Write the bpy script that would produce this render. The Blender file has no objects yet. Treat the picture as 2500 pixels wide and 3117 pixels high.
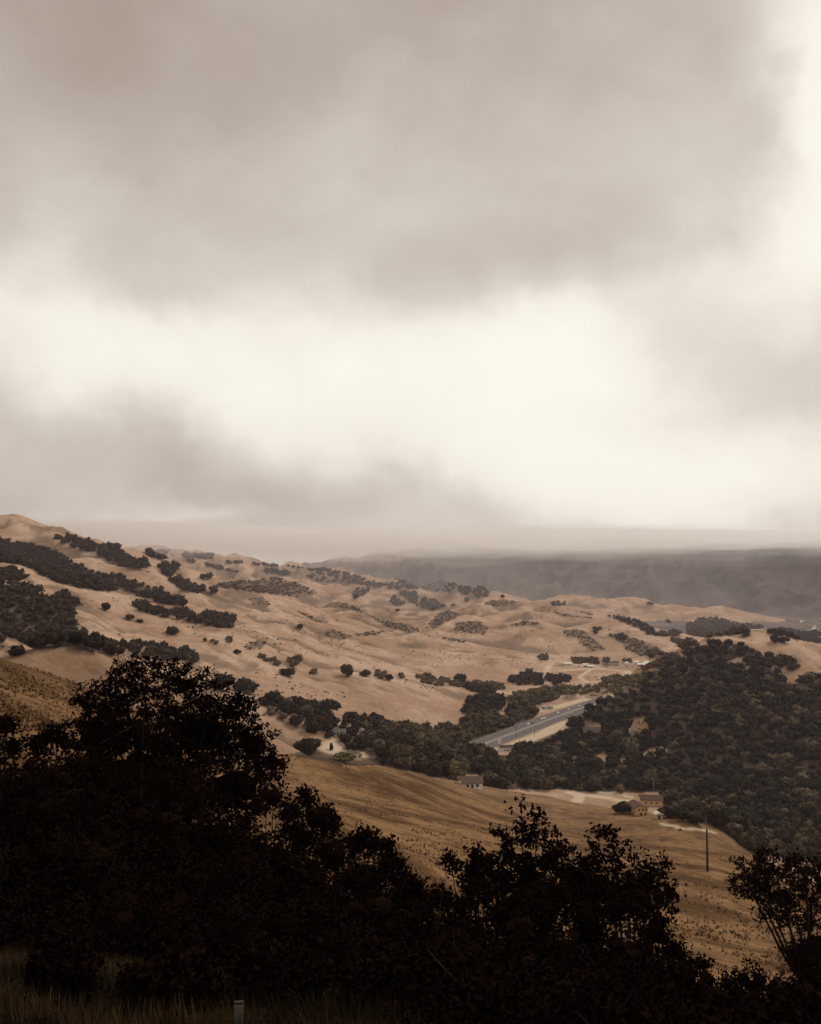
import bpy, math, random
import numpy as np

rng = np.random.default_rng(7)
random.seed(7)
S = bpy.context.scene
COL = S.collection
PI = math.pi

# ------------------------------------------------------------------ camera, sky, sun, exposure
CAMZ = 160.0                      # metres above the valley floor
F, U0, V0, VH = 1853.0, 864.5, 1078.0, 1171.0      # focal length and horizon in units of a 1729 px wide frame
PITCH = math.atan((VH - V0) / F)
cam_data = bpy.data.cameras.new('camera')
cam = bpy.data.objects.new('camera', cam_data)
COL.objects.link(cam)
cam.location = (0, 0, CAMZ)
cam.rotation_euler = (PI / 2 + PITCH, 0, 0)
cam_data.sensor_fit = 'HORIZONTAL'
cam_data.sensor_width = 36.0
cam_data.lens = F / 1729.0 * 36.0
cam_data.clip_start = 0.3
cam_data.clip_end = 40000
S.camera = cam

EXPO = 0.3
S.view_settings.view_transform = 'Standard'
S.view_settings.look = 'None'
S.view_settings.exposure = EXPO
S.view_settings.gamma = 1.0
S.view_settings.use_curve_mapping = False
S.cycles.max_bounces = 14
S.cycles.diffuse_bounces = 2
S.cycles.glossy_bounces = 1
S.cycles.transmission_bounces = 1
S.cycles.volume_bounces = 12
S.cycles.transparent_max_bounces = 48
S.cycles.use_denoising = True

SUN_EL, SUN_AZ = math.radians(40), math.radians(48)      # azimuth to the right of the view direction
sun_data = bpy.data.lights.new('sun', 'SUN')
sun_data.energy = 1.5 
sun_data.angle = math.radians(14)
sun_data.color = (1.0, 0.93, 0.82)
sun = bpy.data.objects.new('sun', sun_data)
COL.objects.link(sun)
sun.rotation_euler = (PI / 2 - SUN_EL, 0, PI - SUN_AZ)
sun.location = (0, 0, 900)


class Nodes:
    def __init__(s, tree):
        s.t = tree
        s.n = tree.nodes
        s.l = tree.links

    def new(s, kind, **kw):
        nd = s.n.new(kind)
        for k, v in kw.items():
            setattr(nd, k, v)
        return nd

    def put(s, sock, v):
        if isinstance(v, bpy.types.NodeSocket):
            s.l.new(v, sock)
        elif isinstance(v, (tuple, list)) and sock.type == 'RGBA' and len(v) == 3:
            sock.default_value = (*v, 1)
        else:
            sock.default_value = v

    def m(s, op, a, b=None, c=None, clamp=False):
        nd = s.new('ShaderNodeMath', operation=op, use_clamp=clamp)
        s.put(nd.inputs[0], a)
        if b is not None:
            s.put(nd.inputs[1], b)
        if c is not None:
            s.put(nd.inputs[2], c)
        return nd.outputs[0]

    def noise(s, vec, scale, detail=4, rough=0.5, dist=0.0):
        nd = s.new('ShaderNodeTexNoise')
        if vec is not None:
            s.l.new(vec, nd.inputs['Vector'])
        nd.inputs['Scale'].default_value = scale
        nd.inputs['Detail'].default_value = detail
        nd.inputs['Roughness'].default_value = rough
        nd.inputs['Distortion'].default_value = dist
        return nd

    def mix(s, fac, a, b, blend='MIX'):
        nd = s.new('ShaderNodeMix', data_type='RGBA', blend_type=blend)
        s.put(nd.inputs['Factor'], fac)
        s.put(nd.inputs['A'], a)
        s.put(nd.inputs['B'], b)
        return nd.outputs['Result']

    def smooth(s, v, lo, hi):
        nd = s.new('ShaderNodeMapRange', interpolation_type='SMOOTHSTEP')
        s.put(nd.inputs['Value'], v)
        nd.inputs['From Min'].default_value = lo
        nd.inputs['From Max'].default_value = hi
        return nd.outputs['Result']

    def attr(s, name):
        nd = s.new('ShaderNodeAttribute', attribute_name=name)
        return nd.outputs['Fac']


# ---- the overcast sky: Nishita daylight behind a procedural stratus deck
world = bpy.data.worlds.new('World')
S.world = world
world.use_nodes = True
world.node_tree.nodes.clear()
N = Nodes(world.node_tree)
tc = N.new('ShaderNodeTexCoord')
sep = N.new('ShaderNodeSeparateXYZ')
N.l.new(tc.outputs['Generated'], sep.inputs[0])
dx, dy, dz = sep.outputs
az0 = N.m('ARCTAN2', dx, dy)
el0 = N.m('ARCSINE', dz)
# soft irregular warping of the cloud shapes
nw = N.noise(tc.outputs['Generated'], 4.2, 6, 0.55)
sw = N.new('ShaderNodeSeparateColor')
N.l.new(nw.outputs['Color'], sw.inputs[0])
az = N.m('ADD', az0, N.m('MULTIPLY', N.m('SUBTRACT', sw.outputs[0], 0.5), 0.30))
el = N.m('ADD', el0, N.m('MULTIPLY', N.m('SUBTRACT', sw.outputs[1], 0.5), 0.20))


def blob(u, v, su, sv, ang=0.0):
    a = math.atan((u - U0) / F)
    e = math.atan((VH - v) / F * math.cos(a))
    ca, sa = math.cos(math.radians(ang)), math.sin(math.radians(ang))
    p = N.m('SUBTRACT', az, a)
    q = N.m('SUBTRACT', el, e)
    r1 = N.m('ADD', N.m('MULTIPLY', p, ca * F / su), N.m('MULTIPLY', q, sa * F / su))
    r2 = N.m('ADD', N.m('MULTIPLY', p, -sa * F / sv), N.m('MULTIPLY', q, ca * F / sv))
    g = N.m('ADD', N.m('MULTIPLY', r1, r1), N.m('MULTIPLY', r2, r2))
    return N.m('POWER', 2.71828, N.m('MULTIPLY', g, -1.0))


SKY_BASE = 0.41
SKY = [  # u, v, half width, half height, tilt, strength: cloud masses of the deck
    (250, 710, 480, 150, -6, 0.42),
    (1050, 830, 640, 230, -8, 0.48),
    (1420, 1010, 480, 110, 0, 0.40),
    (1200, 690, 260, 90, 28, 0.22),
    (1600, 520, 200, 170, -20, 0.20),
    (1800, 180, 130, 330, 0, 0.55),
    (1050, 500, 380, 120, 12, -0.16),
    (120, 60, 420, 280, 0, -0.22),
    (800, -40, 700, 230, 0, -0.16),
    (700, 420, 160, 130, 0, 0.07),
    (130, 430, 160, 160, 0, 0.09),
    (290, 520, 130, 60, 0, -0.08),
    (330, 960, 420, 62, -9, -0.10),
    (780, 1060, 300, 50, -6, -0.13),
    (40, 1045, 130, 40, 0, -0.10),
    (340, 1062, 150, 26, 0, 0.26),
    (450, 1115, 130, 14, 0, -0.10),
    (1640, 790, 150, 130, 0, -0.20),
    (660, 1180, 110, 18, 0, 0.40),
]
tot = SKY_BASE
for (u, v, su, sv, ang, st) in SKY:
    tot = N.m('ADD', N.m('MULTIPLY', blob(u, v, su, sv, ang), st), tot)
mp = N.new('ShaderNodeMapping')
mp.inputs['Scale'].default_value = (1.0, 1.0, 1.35)
N.l.new(tc.outputs['Generated'], mp.inputs[0])
nf = N.noise(mp.outputs[0], 4.6, 8, 0.52, 0.4)
tot = N.m('ADD', tot, N.m('MULTIPLY', N.m('SUBTRACT', nf.outputs[0], 0.5), 0.46))
nf2 = N.noise(mp.outputs[0], 13.0, 6, 0.55, 0.3)
tot = N.m('ADD', tot, N.m('MULTIPLY', N.m('SUBTRACT', nf2.outputs[0], 0.5), 0.16))
ramp = N.new('ShaderNodeValToRGB')
ramp.color_ramp.interpolation = 'LINEAR'
stops = [(0.0, (0.36, 0.275, 0.232)), (0.28, (0.50, 0.435, 0.375)), (0.55, (0.675, 0.62, 0.545)),
         (0.80, (0.90, 0.86, 0.755)), (1.0, (0.97, 0.935, 0.84))]
els = ramp.color_ramp.elements
while len(els) < len(stops):
    els.new(0.5)
for e_, (p_, c_) in zip(els, stops):
    e_.position = p_
    e_.color = (*c_, 1)
N.l.new(tot, ramp.inputs[0])
sky = N.new('ShaderNodeTexSky', sky_type='NISHITA')
sky.sun_disc = False
sky.sun_elevation = SUN_EL
sky.sun_rotation = SUN_AZ
sky.dust_density = 4
bg1 = N.new('ShaderNodeBackground')
bg1.inputs['Strength'].default_value = 0.06
N.l.new(sky.outputs[0], bg1.inputs[0])
bg2 = N.new('ShaderNodeBackground')
N.l.new(ramp.outputs[0], bg2.inputs[0])
bg2.inputs['Strength'].default_value = 1.04 / 2 ** EXPO
msh = N.new('ShaderNodeMixShader')
msh.inputs[0].default_value = 0.97
N.l.new(bg1.outputs[0], msh.inputs[1])
N.l.new(bg2.outputs[0], msh.inputs[2])
wo = N.new('ShaderNodeOutputWorld')
N.l.new(msh.outputs[0], wo.inputs['Surface'])
world.cycles.sampling_method = 'MANUAL'
world.cycles.sample_map_resolution = 512

# ------------------------------------------------------------------ numeric helpers
_perm = rng.permutation(4096)
_gx = np.cos(rng.uniform(0, 2 * PI, 4096)).astype(np.float32)
_gy = np.sin(rng.uniform(0, 2 * PI, 4096)).astype(np.float32)


def perlin(x, y):
    xi, yi = np.floor(x).astype(np.int64), np.floor(y).astype(np.int64)
    fx, fy = x - xi, y - yi
    sx = fx * fx * fx * (fx * (fx * 6 - 15) + 10)
    sy = fy * fy * fy * (fy * (fy * 6 - 15) + 10)

    def g(ix, iy, ax, ay):
        h = _perm[(_perm[ix & 4095] + iy) & 4095]
        ang = h * 0.0015339808
        return np.cos(ang) * ax + np.sin(ang) * ay
    a = g(xi, yi, fx, fy)
    b = g(xi + 1, yi, fx - 1, fy)
    c = g(xi, yi + 1, fx, fy - 1)
    d = g(xi + 1, yi + 1, fx - 1, fy - 1)
    return (a * (1 - sx) + b * sx) * (1 - sy) + (c * (1 - sx) + d * sx) * sy


def fbm(x, y, oct=4, gain=0.5):
    s, a = 0, 1.0
    for i in range(oct):
        s = s + a * perlin(x * 2 ** i + 17.3 * i, y * 2 ** i - 9.1 * i)
        a *= gain
    return s


def smoothstep(v, lo, hi):
    t = np.clip((v - lo) / (hi - lo), 0, 1)
    return t * t * (3 - 2 * t)


CP, SP = math.cos(PITCH), math.sin(PITCH)


def ray(u, v):
    xc, yc = (np.asarray(u, float) - U0) / F, (V0 - np.asarray(v, float)) / F
    y = CP - yc * SP
    return xc / y, (SP + yc * CP) / y          # x and z per metre of forward distance


def pt(u, v, d):
    a, b = ray(u, v)
    return np.array([a * d, d, CAMZ + b * d])


def proj(x, y, z):
    """world point -> (u, v) of the 1729-wide frame"""
    dz_ = z - CAMZ
    dep = y * CP + dz_ * SP
    up = -y * SP + dz_ * CP
    dep = np.where(dep > 0.1, dep, 0.1)
    return U0 + F * x / dep, V0 - F * up / dep


def inside(poly, u, v):
    p = np.asarray(poly, float)
    r = np.zeros(np.shape(u), bool)
    j = len(p) - 1
    for i in range(len(p)):
        xi, yi, xj, yj = *p[i], *p[j]
        c = ((yi > v) != (yj > v)) & (u < (xj - xi) * (v - yi) / (yj - yi + 1e-9) + xi)
        r ^= c
        j = i
    return r


# ------------------------------------------------------------------ terrain: crest lines with rounded flanks over a flat valley floor
FLOOR = 0.0
# name, crest points (u, v, distance), front slope, back slope, crest roundness
RIDGES = {
    'knoll': ([(-80, 1402, 335), (0, 1395, 340), (54, 1378, 350), (137, 1365, 360), (202, 1379, 370), (252, 1397, 380), (320, 1450, 395)], .62, .66, 12),
    'spur': ([(-100, 1310, 560), (0, 1338, 600), (68, 1365, 620), (150, 1425, 640)], .35, .4, 15),
    'left_a': ([(-250, 1120, 820), (-100, 1165, 880), (0, 1189, 900), (72, 1203, 920), (137, 1232, 940), (180, 1239, 960), (288, 1261, 1000), (360, 1286, 1020), (486, 1325, 1030), (560, 1375, 1000), (600, 1412, 980)], .30, .32, 25),
    'left_b': ([(-200, 1046, 1420), (-60, 1085, 1480), (0, 1092, 1500), (24, 1093, 1500), (72, 1120, 1520), (126, 1145, 1540), (180, 1167, 1560), (234, 1181, 1580), (288, 1203, 1600), (324, 1221, 1620), (360, 1233, 1640), (432, 1250, 1660), (540, 1264, 1650), (640, 1292, 1600)], .30, .36, 26),
    'far_left': ([(-200, 1080, 3000), (-50, 1108, 3000), (100, 1129, 3000), (180, 1138, 3000), (288, 1151, 3000), (378, 1160, 3000), (432, 1162, 3000), (468, 1167, 3000), (522, 1183, 3000), (565, 1182, 3000), (622, 1192, 3000), (680, 1196, 3050)], .22, .3, 45),
    'wood_knoll': ([(470, 1240, 2250), (520, 1226, 2300), (575, 1221, 2300), (640, 1234, 2300), (700, 1258, 2250)], .3, .3, 30),
    'shelf': ([(560, 1208, 3000), (640, 1215, 2900), (708, 1227, 2800), (805, 1241, 2800), (913, 1250, 2700), (960, 1237, 2700), (1010, 1246, 2650), (1057, 1264, 2600)], .2, .25, 40),
    'mountain': ([(560, 1235, 4300), (672, 1194, 4500), (726, 1185, 4500), (769, 1169, 4500), (823, 1161, 4500), (900, 1150, 4400), (1000, 1143, 4300), (1200, 1137, 4000), (1500, 1131, 3550), (1729, 1126, 3050), (2200, 1112, 2700)], .28, .22, 60),
    'gold_far': ([(1080, 1287, 2350), (1150, 1263, 2400), (1207, 1255, 2400), (1250, 1262, 2400), (1308, 1259, 2400), (1352, 1268, 2400), (1466, 1281, 2300), (1520, 1281, 2250), (1557, 1295, 2200), (1610, 1317, 2150)], .2, .25, 30),
    'gold_a': ([(640, 1300, 1750), (680, 1277, 1800), (722, 1268, 1800), (769, 1284, 1800), (823, 1306, 1760), (888, 1331, 1700), (920, 1350, 1650)], .22, .3, 24),
    'gold_b': ([(780, 1302, 2100), (820, 1291, 2100), (877, 1288, 2100), (949, 1284, 2050), (1014, 1273, 2000), (1057, 1263, 2000), (1111, 1273, 1950), (1176, 1288, 1900), (1250, 1302, 1800), (1322, 1311, 1650), (1380, 1345, 1500), (1430, 1368, 1450)], .2, .3, 24),
    'gold_c': ([(890, 1325, 1650), (940, 1296, 1680), (975, 1298, 1680), (1010, 1306, 1650), (1060, 1312, 1620), (1110, 1307, 1620), (1150, 1320, 1600)], .22, .3, 20),
    'gold_d': ([(560, 1392, 1230), (640, 1370, 1300), (744, 1345, 1400), (805, 1336, 1400), (859, 1338, 1400), (913, 1345, 1400), (967, 1354, 1380), (1039, 1380, 1350), (1120, 1403, 1320)], .15, .25, 30),
    'gold_e': ([(428, 1350, 1300), (504, 1336, 1340), (558, 1340, 1350), (622, 1336, 1380), (690, 1337, 1400)], .2, .28, 25),
    'low_hill': ([(400, 1440, 860), (470, 1430, 900), (553, 1422, 930), (661, 1421, 950), (769, 1425, 950), (859, 1432, 960), (913, 1448, 960), (1017, 1461, 960)], .19, .3, 30),
    'low_spur': ([(420, 1440, 560), (480, 1465, 600), (540, 1500, 620), (590, 1518, 640), (660, 1547, 660), (715, 1559, 670)], .3, .32, 12),
    'wood_hill': ([(1345, 1458, 820), (1400, 1412, 850), (1445, 1382, 875), (1480, 1362, 880), (1531, 1345, 885), (1575, 1339, 900), (1628, 1340, 900), (1729, 1358, 870), (1900, 1362, 840), (2200, 1350, 800)], .275, .3, 26),
}
NEAR_UVD = [
    (864, 2156, 5.5), (300, 2080, 7.5), (864, 2090, 8), (1500, 2190, 8), (50, 2080, 7.5),
    (0, 1395, 110), (160, 1447, 132), (-120, 1368, 95), (50, 1480, 72),
    (600, 1592, 300), (720, 1613, 380), (860, 1641, 430), (960, 1656, 470), (1200, 1692, 500), (1345, 1716, 530),
    (1530, 1748, 390), (1640, 1822, 300), (1729, 1872, 260), (1490, 1835, 225), (1600, 2040, 110), (1300, 1950, 115),
    (850, 1800, 150), (700, 1700, 200), (1000, 1720, 300), (1200, 1800, 230), (1100, 1702, 400), (650, 1640, 260),
    (1450, 1900, 165), (1350, 1780, 340), (1729, 2010, 130),
]
NEAR_XYZ = [(0, 0, -2.6), (0, 3, -2.65), (-6, 3, -2.6), (6, 3, -2.7), (-15, 5, -2.6), (15, 5, -4.6), (0, -6, -2.5), (-9, 20, -8.6), (9, 20, -11.6), (0, 20, -10.3),
            (-11, 30, -12), (0, 30, -15.2), (13, 30, -17.5), (0, 60, -27.5), (25, 60, -33), (5, 10, -5.6), (-5, 10, -4.5), (0, 10, -5.0), (-14, 60, -17),
            (-60, 210, -52), (-110, 190, -45), (-90, 320, -95), (-50, 430, -125), (-30, 520, -150), (0, 580, -172), (60, 610, -182), (110, 640, -180),
            (170, 520, -172), (180, 420, -165), (180, 330, -150), (170, 240, -125), (140, 130, -80), (60, 30, -22),
            (0, -40, 6), (-60, -30, 8), (60, -40, 2), (-80, 40, -3), (0, -200, 40), (-250, -150, 50), (250, -150, 20), (-300, 100, 5),
            (300, 60, -70), (-500, 400, -80), (500, 300, -160), (0, 900, -250), (400, 800, -240), (-400, 800, -220), (0, -600, 40), (-700, -300, 40), (700, -300, -60)]
_np = np.array([pt(*p) for p in NEAR_UVD] + [(x, y, CAMZ + z) for x, y, z in NEAR_XYZ])


def _tps(r2):
    return np.where(r2 > 1e-9, r2 * np.log(np.maximum(r2, 1e-9)), 0) * 0.5


_sc = 100.0
_P = _np[:, :2] / _sc
_n = len(_P)
_K = _tps(((_P[:, None] - _P[None]) ** 2).sum(-1)) + np.eye(_n) * 0.004
_A = np.zeros((_n + 3, _n + 3))
_A[:_n, :_n] = _K
_A[:_n, _n] = 1
_A[:_n, _n + 1:] = _P
_A[_n:, :_n] = _A[:_n, _n:].T
_W = np.linalg.solve(_A, np.concatenate([_np[:, 2], [0, 0, 0]]))


def near_h(x, y):
    X, Y = x / _sc, y / _sc
    h = _W[_n] + _W[_n + 1] * X + _W[_n + 2] * Y
    for i in range(_n):
        h = h + _W[i] * _tps((X - _P[i, 0]) ** 2 + (Y - _P[i, 1]) ** 2)
    r = np.hypot(x, y)
    return h - np.maximum(0, r - 650) * 0.3


# the highway's centre line on the valley floor
HW = np.array([pt(1006 - 500, 0, 1)[:2] * 0, ])      # replaced just below
_h1 = pt(1003, 1573, 1)
_d1 = CAMZ / (CAMZ - _h1[2])
_h2 = pt(1222, 1490, 1)
_d2 = CAMZ / (CAMZ - _h2[2])
HA = np.array([_h1[0] * _d1, _d1])
HB = np.array([_h2[0] * _d2, _d2])
HDIR = (HB - HA) / np.linalg.norm(HB - HA)
HNRM = np.array([HDIR[1], -HDIR[0]])


def hw_coords(x, y):
    s = (x - HA[0]) * HDIR[0] + (y - HA[1]) * HDIR[1]
    t = (x - HA[0]) * HNRM[0] + (y - HA[1]) * HNRM[1]
    return s, t - 0.00018 * np.maximum(0, s - 120) ** 2      # a gentle bend beyond the visible stretch


def terrain(x, y):
    shp = x.shape
    x, y = x.ravel(), y.ravel()
    r = np.hypot(x, y)
    hs, names = [], []
    for nm, (pts, sf, sb, w) in RIDGES.items():
        P = np.array([pt(*p) for p in pts])
        best = np.full(x.shape, -1e9)
        for a, b in zip(P[:-1], P[1:]):
            ab = b[:2] - a[:2]
            t = np.clip(((x - a[0]) * ab[0] + (y - a[1]) * ab[1]) / (ab @ ab), 0, 1)
            cx, cy = a[0] + t * ab[0], a[1] + t * ab[1]
            dist = np.sqrt((x - cx) ** 2 + (y - cy) ** 2)
            sl = sb + (sf - sb) * smoothstep((np.hypot(cx, cy) - r) / (dist + 1), -.8, .8)
            if nm == 'wood_hill':                # its left flank falls steeply to the highway
                sl = sl * (1 + 1.3 * np.clip((cx - x) / (dist + 1), 0, 1) ** 2)
            best = np.maximum(best, a[2] + t * (b[2] - a[2]) - sl * (np.sqrt(dist * dist + w * w) - w))
        hs.append(best)
        names.append(nm)
    hs.append(np.full(x.shape, FLOOR) + 0.6 * perlin(x / 90, y / 90))
    H = np.array(hs)
    who = H.argmax(0)
    k = 4.5
    M = H.max(0)
    far = M + k * np.log(np.exp((H - M) / k).sum(0))
    # folds and gullies, stronger on the flanks
    hi = np.clip((M - FLOOR - 4) / 45, 0, 1)
    wx, wy = x + 35 * perlin(x / 140, y / 140), y + 35 * perlin(x / 140 + 31, y / 140)
    rid = 1 - 2.6 * np.abs(fbm(wx / 170, wy / 210, 3))
    sz = np.clip(r / 1500, 0.35, 2.2)
    far = far + hi * sz * (10.0 * (rid - 0.5) + 7.5 * fbm(x / 120, y / 120, 5) + 2.8 * (0.5 - np.abs(fbm(wx / 46, wy / 60, 3)) * 2.2)) * np.where(who == names.index('mountain'), 1.5 - 1.1 * smoothstep(M, 160, 210), 1.0)
    mt_ = (who == names.index('mountain')) * hi
    far = far + mt_ * 42 * (0.55 - np.abs(fbm(x / 620 + 2, y / 900, 4)) * 1.9) * smoothstep(M, 5, 90) * (1 - smoothstep(M, 140, 205))
    s, t = hw_coords(x, y)
    flat = (1 - smoothstep(np.abs(t), 20, 55)) * smoothstep(s, -80, 0)
    far = far * (1 - flat) + np.minimum(far, FLOOR + 0.0) * flat * 0 + FLOOR * flat
    nh = near_h(x, y)
    near_r = smoothstep(r, 12, 120)
    nh = nh + near_r * (1.6 * fbm(x / 38, y / 38, 5) + 0.0) + (1 - near_r) * 0.12 * fbm(x / 3, y / 3, 4)
    kk = 3.0
    hd = np.clip(0.5 + 0.5 * (nh - far) / kk, 0, 1)
    h = far * (1 - hd) + nh * hd + kk * hd * (1 - hd)
    cls = np.where(nh > far, 0, np.where(who == len(names), 1, np.where(who == names.index('mountain'), 3, 2)))
    return h.reshape(shp), cls.reshape(shp), who.reshape(shp), names


# polar sheet around the viewpoint: fine where it is seen, coarse behind
azs = np.concatenate([np.linspace(-PI, -0.66, 50, endpoint=False), np.linspace(-0.66, 0.66, 640), np.linspace(0.66, PI, 51)[1:]])
ring = [1.2]
while ring[-1] < 9000:
    rr = ring[-1]
    ring.append(rr * (1.05 if rr < 60 else 1.02 if rr < 300 else 1.0072 if rr < 2600 else 1.012 if rr < 5000 else 1.05))
rings = np.array(ring)
AZ, RR = np.meshgrid(azs, rings, indexing='ij')
GX, GY = np.sin(AZ) * RR, np.cos(AZ) * RR
GZ, GC, GW, RN = terrain(GX, GY)
RIX = {n: i for i, n in enumerate(RN)}


def ground(x, y):
    a = np.arctan2(x, y)
    r = np.hypot(x, y)
    i = np.clip(np.searchsorted(azs, a) - 1, 0, len(azs) - 2)
    j = np.clip(np.searchsorted(rings, r) - 1, 0, len(rings) - 2)
    fa = np.clip((a - azs[i]) / (azs[i + 1] - azs[i]), 0, 1)
    fr = np.clip((r - rings[j]) / (rings[j + 1] - rings[j]), 0, 1)
    return (GZ[i, j] * (1 - fa) + GZ[i + 1, j] * fa) * (1 - fr) + (GZ[i, j + 1] * (1 - fa) + GZ[i + 1, j + 1] * fa) * fr


def cast(u, v):
    """where the line of sight through (u, v) first meets the ground"""
    u, v = np.atleast_1d(np.asarray(u, float)), np.atleast_1d(np.asarray(v, float))
    ax, bz = ray(u, v)
    a = np.arctan(ax)
    s = bz / np.sqrt(1 + ax * ax)               # rise per metre of ground distance
    out = np.full((len(u), 3), np.nan)
    for c in range(0, len(u), 3000):
        sl = slice(c, c + 3000)
        i = np.clip(np.searchsorted(azs, a[sl]) - 1, 0, len(azs) - 2)
        fa = ((a[sl] - azs[i]) / (azs[i + 1] - azs[i]))[:, None]
        z = GZ[i] * (1 - fa) + GZ[i + 1] * fa
        g = z - CAMZ - s[sl][:, None] * rings[None]
        hit = g > 0
        hit[:, 0] = False
        k = hit.argmax(1)
        ok = hit.any(1)
        k = np.maximum(k, 1)
        n = np.arange(len(k))
        g0, g1 = g[n, k - 1], g[n, k]
        f = np.clip(g0 / (g0 - g1 + 1e-9), 0, 1)
        r = rings[k - 1] * (1 - f) + rings[k] * f
        res = np.stack([np.sin(a[sl]) * r, np.cos(a[sl]) * r, CAMZ + s[sl] * r], 1)
        res[~ok] = np.nan
        out[sl] = res
    return out


# ------------------------------------------------------------------ object helpers
def mesh_np(name, verts, faces, mat=None, smooth=False, mats=None, mat_idx=None, attrs=None):
    """faces: list of arrays (n, k) with one k each"""
    me = bpy.data.meshes.new(name)
    verts = np.asarray(verts, np.float32)
    if isinstance(faces, np.ndarray):
        faces = [faces]
    faces = [np.asarray(f, np.int32) for f in faces if len(f)]
    loops = np.concatenate([f.ravel() for f in faces])
    sizes = np.concatenate([np.full(len(f), f.shape[1], np.int32) for f in faces])
    starts = np.concatenate([[0], np.cumsum(sizes)[:-1]]).astype(np.int32)
    me.vertices.add(len(verts))
    me.vertices.foreach_set('co', verts.ravel())
    me.loops.add(len(loops))
    me.loops.foreach_set('vertex_index', loops)
    me.polygons.add(len(sizes))
    me.polygons.foreach_set('loop_start', starts)
    me.polygons.foreach_set('loop_total', sizes)
    me.polygons.foreach_set('use_smooth', np.full(len(sizes), bool(smooth)))
    for m_ in (mats or ([mat] if mat else [])):
        me.materials.append(m_)
    if mat_idx is not None:
        me.polygons.foreach_set('material_index', np.asarray(mat_idx, np.int32))
    for k_, v_ in (attrs or {}).items():
        at = me.attributes.new(k_, 'FLOAT', 'POINT')
        at.data.foreach_set('value', np.asarray(v_, np.float32).ravel())
    me.update(calc_edges=True)
    me.validate()
    return me


def link(name, data, parent=None, loc=None):
    o = bpy.data.objects.new(name, data)
    COL.objects.link(o)
    if parent is not None:
        o.parent = parent
    if loc is not None:
        o.location = tuple(float(c) for c in loc)
    return o


def tag(o, label=None, cat=None, group=None, kind=None):
    if label:
        o['label'] = label
    if cat:
        o['category'] = cat
    if group:
        o['group'] = group
    if kind:
        o['kind'] = kind
    return o


def thing(name, label, cat, loc, rotz=0.0, group=None):
    o = link(name, None, None, loc)
    o.rotation_euler = (0, 0, rotz)
    o.empty_display_size = 0.5
    return tag(o, label, cat, group)


class MB:
    """collects boxes, tubes and polygons into one mesh"""
    def __init__(s):
        s.v, s.f = [], []

    def add(s, verts, faces):
        o = len(s.v)
        s.v += [tuple(map(float, p)) for p in verts]
        s.f += [tuple(i + o for i in f) for f in faces]

    def box(s, x0, x1, y0, y1, z0, z1):
        s.add([(x0, y0, z0), (x1, y0, z0), (x1, y1, z0), (x0, y1, z0), (x0, y0, z1), (x1, y0, z1), (x1, y1, z1), (x0, y1, z1)],
              [(0, 3, 2, 1), (4, 5, 6, 7), (0, 1, 5, 4), (1, 2, 6, 5), (2, 3, 7, 6), (3, 0, 4, 7)])

    def prism(s, prof, axis, a, b):
        """extrude a profile [(p, z)] along x ('x') or y ('y') from a to b"""
        n = len(prof)
        if axis == 'x':
            vs = [(a, p, z) for p, z in prof] + [(b, p, z) for p, z in prof]
        else:
            vs = [(p, a, z) for p, z in prof] + [(p, b, z) for p, z in prof]
        fs = [(i, (i + 1) % n, (i + 1) % n + n, i + n) for i in range(n)] + [tuple(range(n))[::-1], tuple(range(n, 2 * n))]
        s.add(vs, fs)

    def tube(s, p, q, r0, r1, n=6, cap=True):
        p, q = np.array(p, float), np.array(q, float)
        d = q - p
        d = d / (np.linalg.norm(d) + 1e-9)
        a = np.cross(d, [0, 0, 1] if abs(d[2]) < 0.9 else [1, 0, 0])
        a /= np.linalg.norm(a)
        b = np.cross(d, a)
        vs = []
        for c, r in ((p, r0), (q, r1)):
            for i in range(n):
                t = 2 * PI * i / n
                vs.append(c + r * (math.cos(t) * a + math.sin(t) * b))
        fs = [(i, (i + 1) % n, (i + 1) % n + n, i + n) for i in range(n)]
        if cap:
            fs += [tuple(range(n))[::-1], tuple(range(n, 2 * n))]
        s.add(vs, fs)

    def mesh(s, name, mat, smooth=False):
        me = bpy.data.meshes.new(name)
        me.from_pydata(s.v, [], s.f)
        me.materials.append(mat)
        if smooth:
            me.polygons.foreach_set('use_smooth', [True] * len(me.polygons))
        me.update()
        return me

    def build(s, name, mat, parent=None, smooth=False, loc=None):
        return link(name, s.mesh(name, mat, smooth), parent, loc)


# ------------------------------------------------------------------ materials
def new_mat(name):
    m = bpy.data.materials.new(name)
    m.use_nodes = True
    m.node_tree.nodes.clear()
    n = Nodes(m.node_tree)
    bs = n.new('ShaderNodeBsdfPrincipled')
    bs.inputs['Roughness'].default_value = 0.9
    bs.inputs['Specular IOR Level'].default_value = 0.15
    o = n.new('ShaderNodeOutputMaterial')
    n.l.new(bs.outputs[0], o.inputs['Surface'])
    return m, n, bs


def plain(name, col, rough=0.8, var=0.25, scale=2.0, spec=0.2, metal=0.0):
    m, n, bs = new_mat(name)
    tcn = n.new('ShaderNodeTexCoord')
    ns = n.noise(tcn.outputs['Object'], scale, 5, 0.6)
    f = n.smooth(ns.outputs[0], 0.3, 0.7)
    c = n.mix(f, tuple(k * (1 - var) for k in col), tuple(min(1, k * (1 + var)) for k in col))
    n.l.new(c, bs.inputs['Base Color'])
    bs.inputs['Roughness'].default_value = rough
    bs.inputs['Specular IOR Level'].default_value = spec
    bs.inputs['Metallic'].default_value = metal
    return m


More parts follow.
